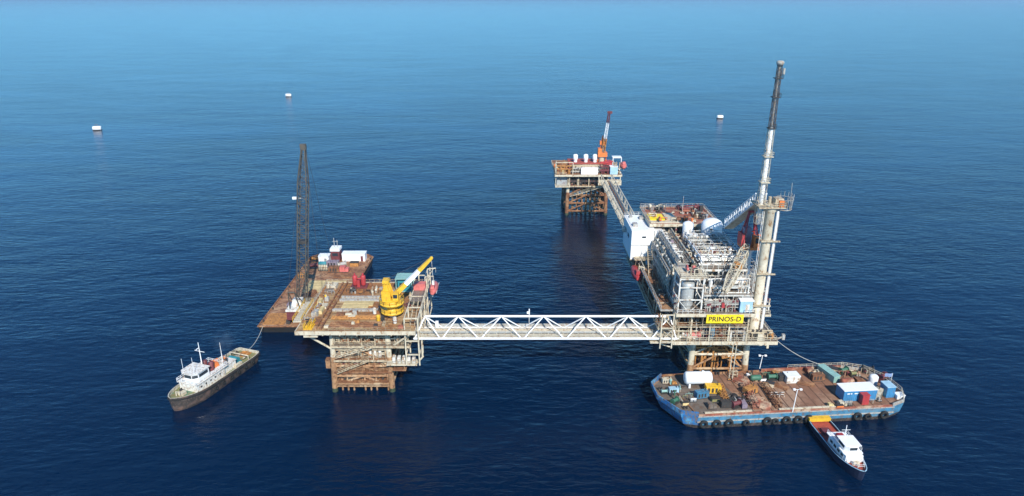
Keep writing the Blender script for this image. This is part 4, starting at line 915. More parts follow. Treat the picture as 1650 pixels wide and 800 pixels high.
def lamp(px, py, hgt, label, lean=0):
    q = wpix(px, py); t = thing('lamp_post', label, 'lamp post', q, 'lamp posts on the blue barge')
    MB().bar(q, (q[0]+lean, q[1], q[2]+hgt), .13, 8, .09).part('post', 'wclean', t)
    for s in (-1, 1): MB().bar((q[0]+lean, q[1], q[2]+hgt), (q[0]+lean+s*.8, q[1], q[2]+hgt+.1), .06, 4).box(q[0]+lean+s*.8-.3, q[0]+lean+s*.8+.3, q[1]-.25, q[1]+.2, q[2]+hgt-.1, q[2]+hgt+.25).part('lamp_head', 'wclean', t)
lamp(1277, 664, 6.4, 'white lamp post at the front edge of the barge', .3)
lamp(1224, 594, 4.0, 'white lamp post at the back edge of the barge', .3)
q = wpix(1433, 625); t = thing('flag', 'blue and white flag on a pole at the barge stern', 'flag', q)
MB().bar(q, (q[0], q[1], q[2]+4.4), .07, 6).part('pole', 'white', t)
b = MB()
for i in range(6):
    x = q[0]+i*.35-1.9; y = q[1]+.12*math.sin(i*1.3); x2 = x+.35; y2 = q[1]+.12*math.sin((i+1)*1.3); b.add([(x, y, q[2]+3.3), (x2, y2, q[2]+3.3), (x2, y2, q[2]+4.3), (x, y, q[2]+4.3)], [(0, 1, 2, 3)], 0, True)
b.part('cloth', 'flagb', t)

# ================================================================ FOOTBRIDGES
t = thing('footbridge', 'long white triangular-truss footbridge crossing open water between the left and the big platform', 'bridge', (8, 158, 16))
ap = [-22.8, -14.1, -2.8, 8.3, 19.4, 30.5, 41.4]; YF, YB, YT, ZB, ZT = 155.2, 161.6, 158.4, 16.9, 21.8
def dz(x): return 0
X0, X1 = -25.6, 43
for y in (YF, YB): MB().bar((X0, y, ZB), (X1, y, ZB), .3, 8).part('bottom_chord', 'wclean', t)
MB().bar((ap[0], YT, ZT), (ap[-1], YT, ZT), .3, 8).part('top_chord', 'wclean', t)
for i, x in enumerate(ap):
    xl = X0 if i == 0 else (ap[i-1]+x)/2; xr = X1 if i == len(ap)-1 else (ap[i+1]+x)/2
    for y in (YF, YB):
        MB().bar((x, YT, ZT), (xl+.3, y, ZB), .17, 8).bar((x, YT, ZT), (xr-.3, y, ZB), .17, 8).part('diagonal', 'wclean', t)
MB().box(X0, X1, YF+.35, YF+2.6, ZB+.02, ZB+.12).part('walkway', 'cream', t)
b = MB()
for i in range(36): x = X0+(X1-X0)*i/35; b.box(x-.09, x+.09, YF+.2, YB-.2, ZB-.25, ZB-.02)
b.part('cross_beam', 'white', t)
for k, (y, rr, m) in enumerate(((158.3, .28, 'silver'), (159.0, .2, 'cream'), (159.6, .26, 'beige'), (160.3, .24, 'lgrey'), (160.9, .16, 'white'))):
    MB().bar((X0, y, ZB+rr+.02), (X1, y, ZB+rr+.02), rr, 8).part('pipeline', m, t)
MB().box(X0, X1, YB-.25, YB-.1, ZB+.3, ZB+1.2).part('cable_tray', 'lgrey', t)
MB().rail([(X0, YF+.4, ZB+.12), (X1, YF+.4, ZB+.12)], 1.1, 1.5, .035).rail([(X0, YF+2.5, ZB+.12), (X1, YF+2.5, ZB+.12)], 1.1, 1.5, .035).part('railing', 'cream', t)
MB().box(-20.4, -19.6, 160, 160.8, ZB+.7, ZB+2.4).part('junction_box', 'wclean', t)
t = thing('wind_vane', 'thin white wind vane mast on the middle of the long footbridge', 'wind vane', (4.5, 158.4, 17))
MB().bar((4.5, 158.2, 17), (4.5, 158.2, 23.8), .08, 6).part('mast', 'white', t); MB().box(3.9, 4.5, 158.17, 158.23, 22.6, 23.3).bar((4.5, 158.2, 22.4), (4.5, 158.2, 24), .16, 6).part('vane', 'wclean', t)
# far bridge
def boxbridge(name, label, a, c, wd, ht, bays, col='white', pipes=True, solid=False):
    a = Vector(a); c = Vector(c); t = thing(name, label, 'bridge', tuple(a)); d = c-a; s_ = Vector((-d.y, d.x, 0)).normalized()*wd/2; U = Vector((0, 0, ht))
    for g in (-1, 1):
        MB().bar(a+s_*g, c+s_*g, .24, 6).part('bottom_chord', col, t); MB().bar(a+s_*g+U, c+s_*g+U, .22, 6).part('top_chord', col, t)
        b = MB()
        for i in range(bays):
            p, q = a.lerp(c, i/bays)+s_*g, a.lerp(c, (i+1)/bays)+s_*g
            b.bar(p, p+U, .12, 6); b.bar(p if i % 2 else p+U, q+U if i % 2 else q, .12, 6)
        b.bar(q, q+U, .12, 6); b.part('truss_web', col, t)
    b = MB()
    for i in range(bays*2+1): p = a.lerp(c, i/bays/2); b.bar(p-s_, p+s_, .1, 4)
    b.part('cross_beam', col, t)
    n_ = s_.normalized()
    w_ = MB(); e0 = n_*wd*.42; e1 = -n_*wd*.02
    w_.add([a+e0+Vector((0, 0, .15)), a+e1+Vector((0, 0, .15)), c+e1+Vector((0, 0, .15)), c+e0+Vector((0, 0, .15)), a+e0+Vector((0, 0, .25)), a+e1+Vector((0, 0, .25)), c+e1+Vector((0, 0, .25)), c+e0+Vector((0, 0, .25))], [(3, 2, 1, 0), (4, 5, 6, 7), (0, 1, 5, 4), (1, 2, 6, 5), (2, 3, 7, 6), (3, 0, 4, 7)]).part('walkway', 'cream', t)
    if solid:
        z_ = Vector((0, 0, .35)); MB().add([a+s_-z_, a-s_-z_, c-s_-z_, c+s_-z_, a+s_, a-s_, c-s_, c+s_], [(3, 2, 1, 0), (4, 5, 6, 7), (0, 1, 5, 4), (1, 2, 6, 5), (2, 3, 7, 6), (3, 0, 4, 7)]).part('deck_plate', 'cream', t)
    if pipes:
        for k, m in ((-.15, 'rust'), (-.26, 'cream'), (-.37, 'lgrey')): MB().bar(a+n_*wd*k+Vector((0, 0, .4)), c+n_*wd*k+Vector((0, 0, .4)), .22, 8).part('pipeline', m, t)
    return t
boxbridge('footbridge', 'pale box-truss footbridge running back to the distant platform', (44, 213, 19.5), (43.8, 303, 19.8), 4.8, 3.6, 14, 'cream')

# ================================================================ PROCESSING PLATFORM (right)
mp_ = thing('processing_platform', 'large cluttered white and grey gas processing platform with a yellow name sign', 'oil platform', (56, 183, 0))
jacket(mp_, (50.2, 65), (164.8, 181, 196, 209), 14.3, .02, .95, 'cream', 'jrust', zs=(2.5, 7, 11), split=4)
deck(mp_, 42.6, 70, 157.2, 211, 15, 'grate', 'cream', .8, 6)
b = MB().box(50, 65, 165.6, 167, 7.6, 8).box(51, 57, 164, 165.6, 9.2, 9.5).box(58.5, 64, 164.2, 165.8, 5.8, 6.1); b.part('walkway', 'ochre', mp_)
for z_, x0, x1 in ((9.5, 51, 57), (6.1, 58.5, 64), (8.0, 50.5, 64.5)): MB().rail([(x0, 164.3 if z_ != 8 else 165.7, z_), (x1, 164.3 if z_ != 8 else 165.7, z_)], 1.0, 1.2, .07).part('railing', 'ochre', mp_)
for k_, (y_, z0, z1, c, n) in enumerate(((165.9, 1.5, 13.8, 'ochre', 14), (167.4, 2, 13.8, 'rust', 12), (172, 1, 13.6, 'jrust', 14), (179, 1, 13.6, 'rust', 12))): manifold(mp_, (51, y_), (64.2, y_), z0, z1, n, c, 600+k_, .2)
for y_, z_ in ((168, 4.4), (168, 10.6)): MB().box(51, 64.2, y_-1.2, y_+3, z_, z_+.2).part('walkway', 'ochre', mp_)
MB().bar((52, 165.2, 2), (58, 165.2, 14), .28, 8).bar((64, 165.2, 3), (57, 165.2, 12), .25, 8).bar((53, 164.8, -2), (53, 164.8, 14.2), .3, 8).bar((56, 164.6, -2), (56, 164.6, 14.2), .35, 8).bar((61, 164.8, -2), (61, 164.8, 14.2), .3, 8).part('riser', 'ochre', mp_)
MB().bar((50, 165.4, 9.5), (71.2, 165.4, 9.5), .28, 8).box(70.8, 71.4, 165, 165.8, 8.6, 10.4).part('brace', 'cream', mp_, 'horizontal cream boom sticking out to the right below the deck')
MB().bar((58.4, 156.8, 3.9), (58.4, 156.8, 14.1), .12, 6).bar((59.3, 156.8, 3.9), (59.3, 156.8, 14.1), .12, 6).bar((57.5, 157.3, 10.5), (62.5, 157.3, 11.5), .2, 6).part('ladder', 'cream', mp_)
# upper deck
deck(mp_, 42.3, 62.4, 155.3, 211, 24, 'grate', 'cream', .7, 5)
deck(mp_, 62.9, 69.6, 163, 190, 20, 'grate', 'cream', .4, 4)
columns(mp_, (42.8, 47, 52, 57, 61.8), (157.5, 168, 180, 192, 204), 15.02, 23.9, 'cream', .2)
deck(mp_, 43.5, 61.5, 157.6, 200, 19.4, 'rust', 'beige', .3, 5, name='mezzanine_deck')
for i, (x0, x1, y0, y1) in enumerate(((42.8, 52, 157.4, 166), (52, 61, 157.4, 166), (61, 69.5, 157.4, 168))):
    clutter(mp_, x0, x1, y0, y1, 15.02, 9, ('lgrey', 'cream', 'rust', 'white', 'beige', 'dark', 'maroon'), 3.6, 31+i, .8)
clutter(mp_, 43.5, 61, 157.6, 163, 19.42, 10, ('cream', 'rust', 'lgrey', 'dark', 'ochre', 'silver'), 3.4, 40, .8)
hvessel(mp_, (45.2, 158.6, 16.3), (50.2, 158.6, 16.3), .9, 'pink', 'tank', .3, 'horizontal faded red tank at the deck edge')
vvessel(mp_, 53.2, 159, 15.02, 18.6, 1.1, 'sblue', 'tank', False, 'dark blue upright tank')
MB().box(57.5, 61.5, 157.6, 158.3, 17.4, 17.7).box(57.5, 58, 157.6, 158, 15.02, 17.4).box(61, 61.5, 157.6, 158, 15.02, 17.4).part('pipe_support', 'white', mp_)
MB().box(64.8, 66.8, 157.6, 159, 15.02, 16.8, tp=.2).part('cabinet', 'cream', mp_); MB().box(68.2, 69.6, 158.6, 160.5, 15.02, 16.7, tp=.2).part('cabinet', 'ochre', mp_)
MB().bar((70.1, 158.4, 15), (72, 158.4, 15.8), .25, 6).box(71.6, 72.3, 158, 158.8, 15, 16.5).part('bracket', 'lgrey', mp_)
MB().rail([(42.7, 157.25, 15.02), (69.9, 157.25, 15.02), (69.9, 190, 15.02)], 1.1, 1.7, .06).part('railing', 'cream', mp_)
MB().rail([(42.4, 155.4, 24.02), (49.5, 155.4, 24.02)], 1.1, 1.5, .06).rail([(59.8, 155.4, 24.02), (62.2, 155.4, 24.02), (62.2, 168, 24.02)], 1.1, 1.5, .06).part('railing', 'white', mp_)
# left gallery (outboard walkway) with stairs and pipes
deck(mp_, 38.0, 42.0, 155.5, 206, 20, 'rust', 'beige', .5, 4, name='gallery')
MB().rail([(38, 155.6, 20.02), (38, 206, 20.02)], 1.1, 2, .08).part('railing', 'beige', mp_)
b = MB()
for i in range(13):
    y = 157+i*4; b.bar((38.2, y, 19.5), (42.4, y, 15.6), .13, 6)
b.part('strut', 'beige', mp_)
b = MB()
for i, zz in enumerate((21.0, 21.6, 22.2)): b.bar((41.2+.2*i, 160, zz), (41.2+.2*i, 205, zz), .2, 8)
b.part('pipework', 'beige', mp_)
columns(mp_, (38.3, 41.8), (156, 164, 172, 180, 188, 196, 204), 20.02, 24, 'beige', .1)
deck(mp_, 38.8, 42.0, 158, 186, 24.0, 'rust', 'lgrey', .35, 4, name='gallery')
MB().rail([(38.8, 158, 24.02), (38.8, 186, 24.02)], 1.1, 2, .08).part('railing', 'lgrey', mp_)
for a_, b_ in (((40, 163, 20.1), (40, 172, 24.0)), ((41, 157, 16), (41, 164.5, 20)), ((40.4, 180, 24.1), (41.6, 190, 29))): MB().stairs(a_, b_, 1.2).part('staircase', 'beige', mp_)
clutter(mp_, 38.2, 42, 156, 204, 20.02, 10, ('beige', 'rust', 'lgrey', 'cream', 'teal', 'dark'), 2.2, 51, .55)
clutter(mp_, 38.9, 42, 158, 186, 24.02, 6, ('lgrey', 'rust', 'cream', 'dark'), 2.0, 52, .5)
# bridge landing tower
b = MB()
for x in (38.5, 41.5):
    for y in (154.6, 161.8): b.box(x-.15, x+.15, y-.15, y+.15, 14.4, 24.2)
for z in (16.2, 20.2, 24): b.box(38.4, 41.6, 154.5, 154.75, z-.12, z+.12).box(38.4, 41.6, 161.7, 161.95, z-.12, z+.12)
b.bar((38.5, 154.6, 16.4), (41.5, 154.6, 20), .09, 4).bar((41.5, 154.6, 20.2), (38.5, 154.6, 23.8), .09, 4).box(36, 42.4, 155, 161.5, 15.6, 15.9).bar((37, 156, 15.6), (42.5, 158, 12.8), .2, 6)
b.part('bridge_landing', 'cream', mp_)
sd_ = 200
for (a, b_, z0, z1, n, c) in (((43, 157.8), (49, 157.8), 15.02, 18.9, 10, 'cream'), ((53.5, 157.9), (57.5, 157.9), 15.02, 23.4, 9, 'rust'), ((50, 159.5), (62, 159.5), 15.02, 19, 16, 'lgrey'), ((43, 161), (60, 161), 19.5, 23.6, 22, 'beige'),
        ((43, 163), (62, 163), 15.02, 23.6, 24, 'grey'), ((62.5, 158.6), (69, 158.6), 15.02, 18.4, 9, 'beige'), ((63, 164), (69, 164), 20.02, 24.4, 10, 'lgrey'),
        ((49.5, 156.6), (58.3, 156.6), 24.02, 27.6, 14, 'lgrey'), ((49.8, 158.6), (61.5, 158.6), 24.02, 31.5, 18, 'white'), ((49.8, 161.2), (62, 161.2), 24.02, 32.5, 20, 'lgrey'), ((50, 165), (62, 165), 28.5, 33, 16, 'cream'),
        ((50, 169), (62, 169), 28, 36, 14, 'white'), ((50, 180), (62, 180), 33, 36.4, 16, 'lgrey'), ((50, 187), (61, 187), 30, 36.2, 16, 'cream'), ((48, 192), (61, 192), 30, 35.0, 14, 'beige'),
        ((62.2, 165), (62.2, 186), 24.02, 32.6, 18, 'lgrey'), ((63.3, 188), (63.3, 168), 25, 29, 18, 'white'), ((69.2, 190), (69.2, 166), 20.1, 24.5, 16, 'grey'),
        ((42.7, 205), (42.7, 158), 15.1, 19.6, 34, 'beige'), ((42.4, 168), (42.4, 158), 20.1, 27.5, 10, 'lgrey'), ((42.9, 193), (42.9, 169), 20.1, 23.8, 22, 'cream'), ((42.95, 193), (42.95, 168.5), 24.05, 31.5, 34, 'lgrey'), ((43.9, 193), (43.9, 168.5), 28.5, 32.4, 26, 'cream'), ((38.6, 204), (38.6, 158), 20.05, 22.4, 26, 'rust'), ((48.4, 193), (48.4, 165), 33, 34.6, 24, 'cream'), ((45.4, 193), (45.4, 168.5), 32.82, 34.2, 26, 'white'), ((50, 157.8), (61, 157.8), 24.05, 27.2, 20, 'rust'), ((50, 163), (61, 163), 24.05, 28.2, 20, 'dark'), ((50, 176), (62, 176), 33, 35.4, 18, 'lgrey'), ((50, 172.5), (62, 172.5), 33, 35.2, 18, 'beige')):
    manifold(mp_, a, b_, z0, z1, n, c, sd_, .14); sd_ += 1
scaffold(mp_, 50.2, 61.6, 157.2, 163, 24.05, 28.3, 2.4, 2.1, 'white')
scaffold(mp_, 43.2, 61.8, 155.9, 157.3, 15.05, 23.3, 3.1, 2.7, 'beige', .06)
scaffold(mp_, 42.5, 43.0, 169, 181, 24.05, 30, 2.0, 2.0, 'cream', .07)
scaffold(mp_, 63.2, 69.2, 168.5, 187, 25.05, 29.5, 3, 2.2, 'lgrey', .08)
scaffold(mp_, 50.4, 61.8, 164.2, 186, 33.05, 36.0, 2.9, 1.5, 'white', .09)
clutter(mp_, 42.4, 62, 164, 186, 15.02, 10, ('lgrey', 'rust', 'beige', 'dark'), 3.2, 33, 1)
clutter(mp_, 49.5, 62, 170, 186, 24.02, 14, ('lgrey', 'rust', 'white', 'dark', 'silver'), 5.2, 34, 1.3)
# clad grey module along the left side (leans outward slightly)
P = [(43.4, 168, 24.02), (47.2, 168, 24.02), (47.2, 193, 24.02), (43.2, 193, 24.02), (44.8, 168, 32.6), (47.6, 168, 32.6), (47.6, 193, 32.6), (44.6, 193, 32.6)]
o = MB().add(P, [(3, 2, 1, 0), (4, 5, 6, 7), (0, 1, 5, 4), (1, 2, 6, 5), (2, 3, 7, 6), (3, 0, 4, 7)]).part('clad_module', 'grey', mp_, 'long grey clad module along the left side')
b = MB()
for i in range(12):
    y = 168.6+i*2.2; b.bar((43.35, y, 24.1), (44.75, y, 32.6), .07, 4)
for z in (27, 30): k = (z-24.02)/8.58*1.4; b.bar((43.3+k, 168, z), (43.1+k, 193, z), .1, 4)
b.part('stiffener', 'lgrey', o)
MB().box(44.6, 48.0, 167.6, 193.2, 32.62, 32.8).rail([(44.7, 167.7, 32.8), (44.7, 193, 32.8)], 1.1, 1.6, .07).rail([(47.9, 167.7, 32.8), (47.9, 193, 32.8)], 1.1, 1.6, .07).part('roof_walkway', 'lgrey', o)
b = MB()
for i in range(3): b.bar((46.6+i*.45, 168.2, 33.3), (46.6+i*.45, 193, 33.3), .13, 8)
b.box(46.2, 46.4, 168.2, 193, 33.0, 33.8)
b.part('pipework', 'lgrey', mp_)
clutter(mp_, 44.8, 47.8, 168.5, 193, 32.82, 12, ('white', 'lgrey', 'cream', 'purple', 'beige'), 1.4, 88, .5)
# front left tower with silver vessel
vvessel(mp_, 45.2, 158, 24.02, 32.2, 1.7, 'silver', 'column_vessel', False, 'silver vertical vessel in a white frame')
b = MB()
for x in (42.6, 48.6):
    for y in (156, 161.5): b.box(x-.18, x+.18, y-.18, y+.18, 24.02, 33.6)
for z in (27.6, 31.0, 33.3): b.box(42.5, 48.7, 155.85, 156.15, z-.12, z+.12).box(42.45, 42.75, 156, 161.5, z-.12, z+.12).box(48.45, 48.75, 156, 161.5, z-.12, z+.12)
b.bar((42.6, 156, 27.6), (45.5, 156, 24.2), .1, 4).bar((48.6, 156, 27.6), (45.7, 156, 24.2), .1, 4)
b.part('support_frame', 'white', mp_)
MB().box(42.5, 49.5, 155.9, 163, 33.62, 33.8).rail([(42.6, 156, 33.8), (49.4, 156, 33.8), (49.4, 163, 33.8)], 1.1, 1.4, .06).rail([(42.6, 156, 33.8), (42.6, 163, 33.8)], 1.1, 1.4, .06).part('upper_platform', 'cream', mp_)
clutter(mp_, 42.8, 49.2, 156.4, 163, 33.82, 7, ('cream', 'beige', 'white', 'pink'), 1.6, 60, .6)
columns(mp_, (49.8, 54.5, 58.8, 61.9), (163.5, 170, 177, 184), 24.02, 32.9, 'white', .18)
# pipe rack / coolers on top (z 33), runs across in X
deck(mp_, 49.8, 62, 163.5, 186, 33, 'grate', 'white', .4, 3, name='cooler_deck')
for i in range(7):
    y = 165+i*2.2; m = ['white', 'silver', 'wclean', 'lgrey', 'white', 'cream', 'wclean'][i]
    b = MB()
    for k in range(2+i % 2): b.bar((49.6, y+k*.65, 33.7+.3*(i % 3)), (62.3, y+k*.65, 33.7+.3*(i % 3)), .25, 8)
    b.part('pipework', m, mp_)
for i in range(3): MB().box(51+i*3.7, 54+i*3.7, 181, 185.4, 33.02, 35.4, tp=.1).bar((52.5+i*3.7, 183.2, 35.4), (52.5+i*3.7, 183.2, 36), 1.3, 14).part('air_cooler', ['white', 'silver', 'lgrey'][i], mp_)
for (x, y0, y1, z_, rr) in ((50.4, 166, 184, 35.2, .2), (61.8, 168, 184, 34.8, .2)): MB().pipe([(x, y0, 30), (x, y0, z_), (x, y1, z_), (x+1.6, y1, z_-1.6)], rr).part('pipework', 'wclean', mp_)
MB().rail([(49.9, 163.6, 33.02), (61.9, 163.6, 33.02), (61.9, 186, 33.02)], 1.1, 1.6, .06).part('railing', 'white', mp_)
deck(mp_, 49.5, 62, 157.5, 170, 28.4, 'grate', 'lgrey', .35, 3.5, name='mezzanine_deck')
clutter(mp_, 49.4, 61.5, 156, 165, 24.02, 16, ('white', 'lgrey', 'cream', 'silver', 'maroon', 'dark', 'beige'), 3.6, 70, .9)
clutter(mp_, 49.6, 61.8, 157.8, 168, 28.42, 15, ('white', 'lgrey', 'silver', 'beige', 'wclean', 'grey'), 4.0, 71, .9)
clutter(mp_, 50.2, 61.8, 164.5, 181, 34.5, 8, ('white', 'wclean', 'lgrey', 'silver'), 1.6, 72, .7)
hvessel(mp_, (55.2, 160, 31.2), (61, 160, 31.2), 1.0, 'white', 'pressure_vessel', 1.7)
hvessel(mp_, (50.5, 166.5, 31), (58, 166.5, 31), .9, 'silver', 'pressure_vessel', 1.6)
b = MB()
for y in (158, 163.2):
    for x in (51, 55.6, 60.9): b.box(x-.13, x+.13, y-.13, y+.13, 28.42, 32.8)
for z in (30.6, 32.7): b.box(51, 61, 157.9, 158.1, z-.1, z+.1)
b.part('support_frame', 'white', mp_)
clutter(mp_, 63, 69.4, 163.5, 189, 20.02, 14, ('lgrey', 'cream', 'rust', 'white', 'grey'), 3.6, 75, .9)
columns(mp_, (63.2, 69.3), (164, 172, 181, 189), 20.02, 24.4, 'white', .15)
MB().rail([(69.5, 163, 20.02), (69.5, 190, 20.02)], 1.1, 2, .06).rail([(63, 163.1, 20.02), (69.5, 163.1, 20.02)], 1.1, 1.6, .06).part('railing', 'cream', mp_)
deck(mp_, 62.9, 69.6, 168, 186, 25, 'grate', 'lgrey', .35, 4, name='mezzanine_deck')
clutter(mp_, 63, 69.4, 170.5, 185, 25.02, 9, ('lgrey', 'white', 'beige', 'silver'), 3.2, 76, .9)
# rear block: brown building front and red roof deck
o = MB().box(44, 62, 197, 211, 24.02, 34.6).part('rear_module', 'beige', mp_, 'rear module with brown shaded front')
for k in range(5): MB().box(47.4+k*1.7, 48.6+k*1.7, 196.9, 196.99, 31.4, 33.2).part('window', 'glass', o)
MB().box(44.2, 57.5, 195.4, 196.99, 29.6, 29.85).rail([(44.2, 195.4, 29.85), (57.5, 195.4, 29.85)], 1.1, 1.5, .07).part('balcony', 'cream', o)
MB().box(42.4, 63.4, 195.2, 213, 34.62, 35.0).part('roof_deck', 'redrust', mp_, 'rust red roof deck')
e = MB().box(42.2, 63.6, 194.95, 195.19, 34.2, 35.1).box(42.2, 63.6, 213.01, 213.25, 34.2, 35.1).box(42.15, 42.39, 195.2, 213, 34.2, 35.1).box(63.41, 63.65, 195.2, 213, 34.2, 35.1); e.part('edge_beam', 'cream', mp_)
MB().rail([(42.4, 195.3, 35.02), (42.4, 212.8, 35.02), (63.2, 212.8, 35.02), (63.2, 195.3, 35.02)], 1.2, 1.7, .07).part('railing', 'lgrey', mp_)
MB().box(42.8, 47.6, 198.5, 204, 35.01, 35.5).part('hatch_cover', 'signy', mp_, 'faded yellow hatch on the red roof deck')
MB().box(42.8, 56, 196, 198, 35.01, 35.25).box(48.3, 51.5, 199, 206, 35.01, 35.2).part('steel_plate', 'cream', mp_)
clutter(mp_, 42.8, 50, 206, 212.5, 35.02, 9, ('cream', 'lgrey', 'dark', 'lgrey'), 2.2, 80, .8)
clutter(mp_, 52, 62.5, 207, 212.5, 35.02, 9, ('maroon', 'dark', 'red', 'rust'), 1.8, 81, .7)
clutter(mp_, 57.5, 63, 199, 207, 35.02, 7, ('dark', 'lgrey', 'grey'), 1.6, 82, .8)
clutter(mp_, 44, 57.5, 195.6, 199.6, 35.02, 12, ('cream', 'orange', 'beige', 'rust', 'ochre'), 1.2, 83, .6)
clutter(mp_, 50, 60, 200, 208, 35.02, 10, ('redrust', 'red', 'rust', 'cream'), 1.0, 86, .5)
clutter(mp_, 42.8, 46, 199, 207, 35.02, 6, ('cream', 'ochre', 'lgrey'), 1.0, 87, .5)
clutter(mp_, 49, 62, 187.5, 196, 30, 10, ('white', 'lgrey', 'beige', 'wclean', 'dark'), 2.8, 84, .9)
deck(mp_, 47.5, 62, 186.5, 195, 30, 'rust', 'cream', .4, 4, name='mezzanine_deck')
MB().bar((54.5, 205, 35), (54.5, 205, 41), .06, 4).part('antenna', 'white', mp_)
vvessel(mp_, 52.8, 190.5, 30.02, 37.4, 1.65, 'wclean', 'tank', False, 'white upright tank in front of the red roof')
o = MB().lathe((59.9, 190.5, 27.9), (0, 0, 1), [(0, 3.1), (8.6, 3.1), (9.6, 2.6), (10.2, 1.5), (10.4, .3)], 24).part('storage_tank', 'wclean', mp_, 'big white domed tank at the foot of the sloping flare bridge')
MB().box(58.9, 59.6, 187.1, 187.5, 31, 33).part('manhole', 'dark', o)
MB().box(62.4, 66, 186.5, 195, 24.05, 27.45).part('tank_base', 'lgrey', mp_)
# accommodation block
t = thing('accommodation_block', 'white boxy accommodation block on the left shoulder of the big platform', 'building', (40.8, 201, 24))
P_ = MB().box(36.6, 43.4, 193.2, 208, 24.2, 33.6)
P_.part('wall', 'wclean', t)
MB().box(36.4, 43.6, 193, 208.2, 33.61, 33.85).part('roof', 'wclean', t)
MB().box(43.6, 46.2, 193.4, 199, 27.5, 33.2).part('annex', 'wclean', t)
b = MB().box(36.55, 43.45, 193.1, 193.19, 28.8, 28.95).box(43.42, 43.58, 193.05, 193.25, 24.2, 33.6)
b.part('panel_joint', 'lgrey', t)
MB().box(39.8, 41.0, 193.1, 193.19, 31.2, 31.7).part('window', 'glass', t)
MB().box(36.52, 36.6, 197.5, 200, 29.6, 30.8).part('window', 'glass', t)
MB().lathe((36.3, 203.5, 30.5), (-1, 0, 0), [(0, 1.0), (.7, 1.0), (1.0, .6)], 12).part('vent_cowl', 'lgrey', t)
MB().rail([(36.5, 193.2, 33.86), (36.5, 208, 33.86), (43.4, 208, 33.86)], 1.0, 2, .05).part('railing', 'white', t)
b = MB()
for y in (195, 201, 207): b.bar((37, y, 24.2), (38.6, y, 19.8), .2, 6).bar((42.6, y, 24.2), (42.6, y, 19.8), .2, 6)
b.box(36.5, 43.5, 193.3, 208, 23.9, 24.18); b.part('base_frame', 'beige', t)
MB().box(37.4, 42.8, 190.3, 193, 24.9, 25.1).rail([(37.4, 190.3, 25.1), (42.8, 190.3, 25.1)], 1.1, 1.3, .06).bar((38, 190.6, 25), (38, 192.8, 21), .12, 4).bar((42, 190.6, 25), (42, 192.8, 21), .12, 4).part('balcony', 'beige', t)
# yellow sign
b = MB().box(37.4, 38.8, 196, 198, 33.86, 34.7).box(40.6, 42, 203, 205, 33.86, 34.6).box(37.6, 38.6, 204.5, 206, 33.86, 34.4).part('air_conditioner', 'lgrey', bpy.data.objects['accommodation_block'])
MB().box(41.6, 42.4, 193.08, 193.19, 25.1, 27.2).part('door', 'grey', bpy.data.objects['accommodation_block'])
# yellow sign
t = thing('name_sign', 'long yellow name sign reading PRINOS-D on the front of the big platform', 'sign', (54.6, 155, 21.5))
MB().box(49.9, 59.4, 154.75, 154.9, 21.6, 24.0).part('board', 'signy', t)
MB().box(51, 51.2, 154.9, 155.3, 21.8, 24).box(58, 58.2, 154.9, 155.3, 21.8, 24).part('bracket', 'dark', t)
cu = bpy.data.curves.new('lettering', 'FONT'); cu.body = 'PRINOS-D'; cu.size = 2.05; cu.align_x = 'CENTER'; cu.align_y = 'CENTER'; cu.extrude = .03; cu.offset = .02; cu.space_character = 1.02
tmp = bpy.data.objects.new('tmp_text', cu); C.objects.link(tmp); bpy.context.view_layer.update()
me = bpy.data.meshes.new_from_object(tmp.evaluated_get(bpy.context.evaluated_depsgraph_get())); bpy.data.objects.remove(tmp)
xs_ = [v.co.x for v in me.vertices]; ys_ = [v.co.y for v in me.vertices]; sx = 8.3/(max(xs_)-min(xs_)); sy = 1.35/(max(ys_)-min(ys_)); mx = (max(xs_)+min(xs_))/2; my = (max(ys_)+min(ys_))/2
for v in me.vertices: v.co = ((v.co.x-mx)*sx+.05, -.29+v.co.z*-1, (v.co.y-my)*sy+1.3)
me.materials.clear(); me.materials.append(M['ink']); me.name = 'lettering'
o = bpy.data.objects.new('lettering', me); C.objects.link(o); o.parent = t
# pale blue cabin
t = thing('equipment_cabin', 'pale blue cabin with white roof at the right end of the sign', 'cabin', (60.2, 157.3, 24))
MB().box(58.6, 61.8, 156, 158.8, 24.06, 27.2).part('wall', 'lblue', t); MB().box(58.4, 62, 155.8, 159, 27.21, 27.5).part('roof', 'wclean', t)
MB().box(58.53, 58.6, 156.1, 158.7, 24.2, 27).part('side_panel', 'cblue', t); MB().box(60.0, 61, 155.94, 155.99, 24.2, 26.3).part('door', 'white', t)
lifeboat('lifeboat', 'dark red lifeboat hanging on the left side of the big platform', (37.6, 188, 20.3), R(90), 9.5, 'red', dav='beige', s=1.15)
davit(39.3, 188, 20.05, 7.5, 5, -1.7, 'pale lifeboat davit on the left side of the big platform')
lifeboat('lifeboat', 'dark red lifeboat on the right side of the big platform, behind the tall column', (71.2, 176.5, 20.4), R(90), 7, 'maroon')
davit(69.4, 176.5, 20.05, 6, 4.6, 1.8, 'pale lifeboat davit on the right side of the big platform')

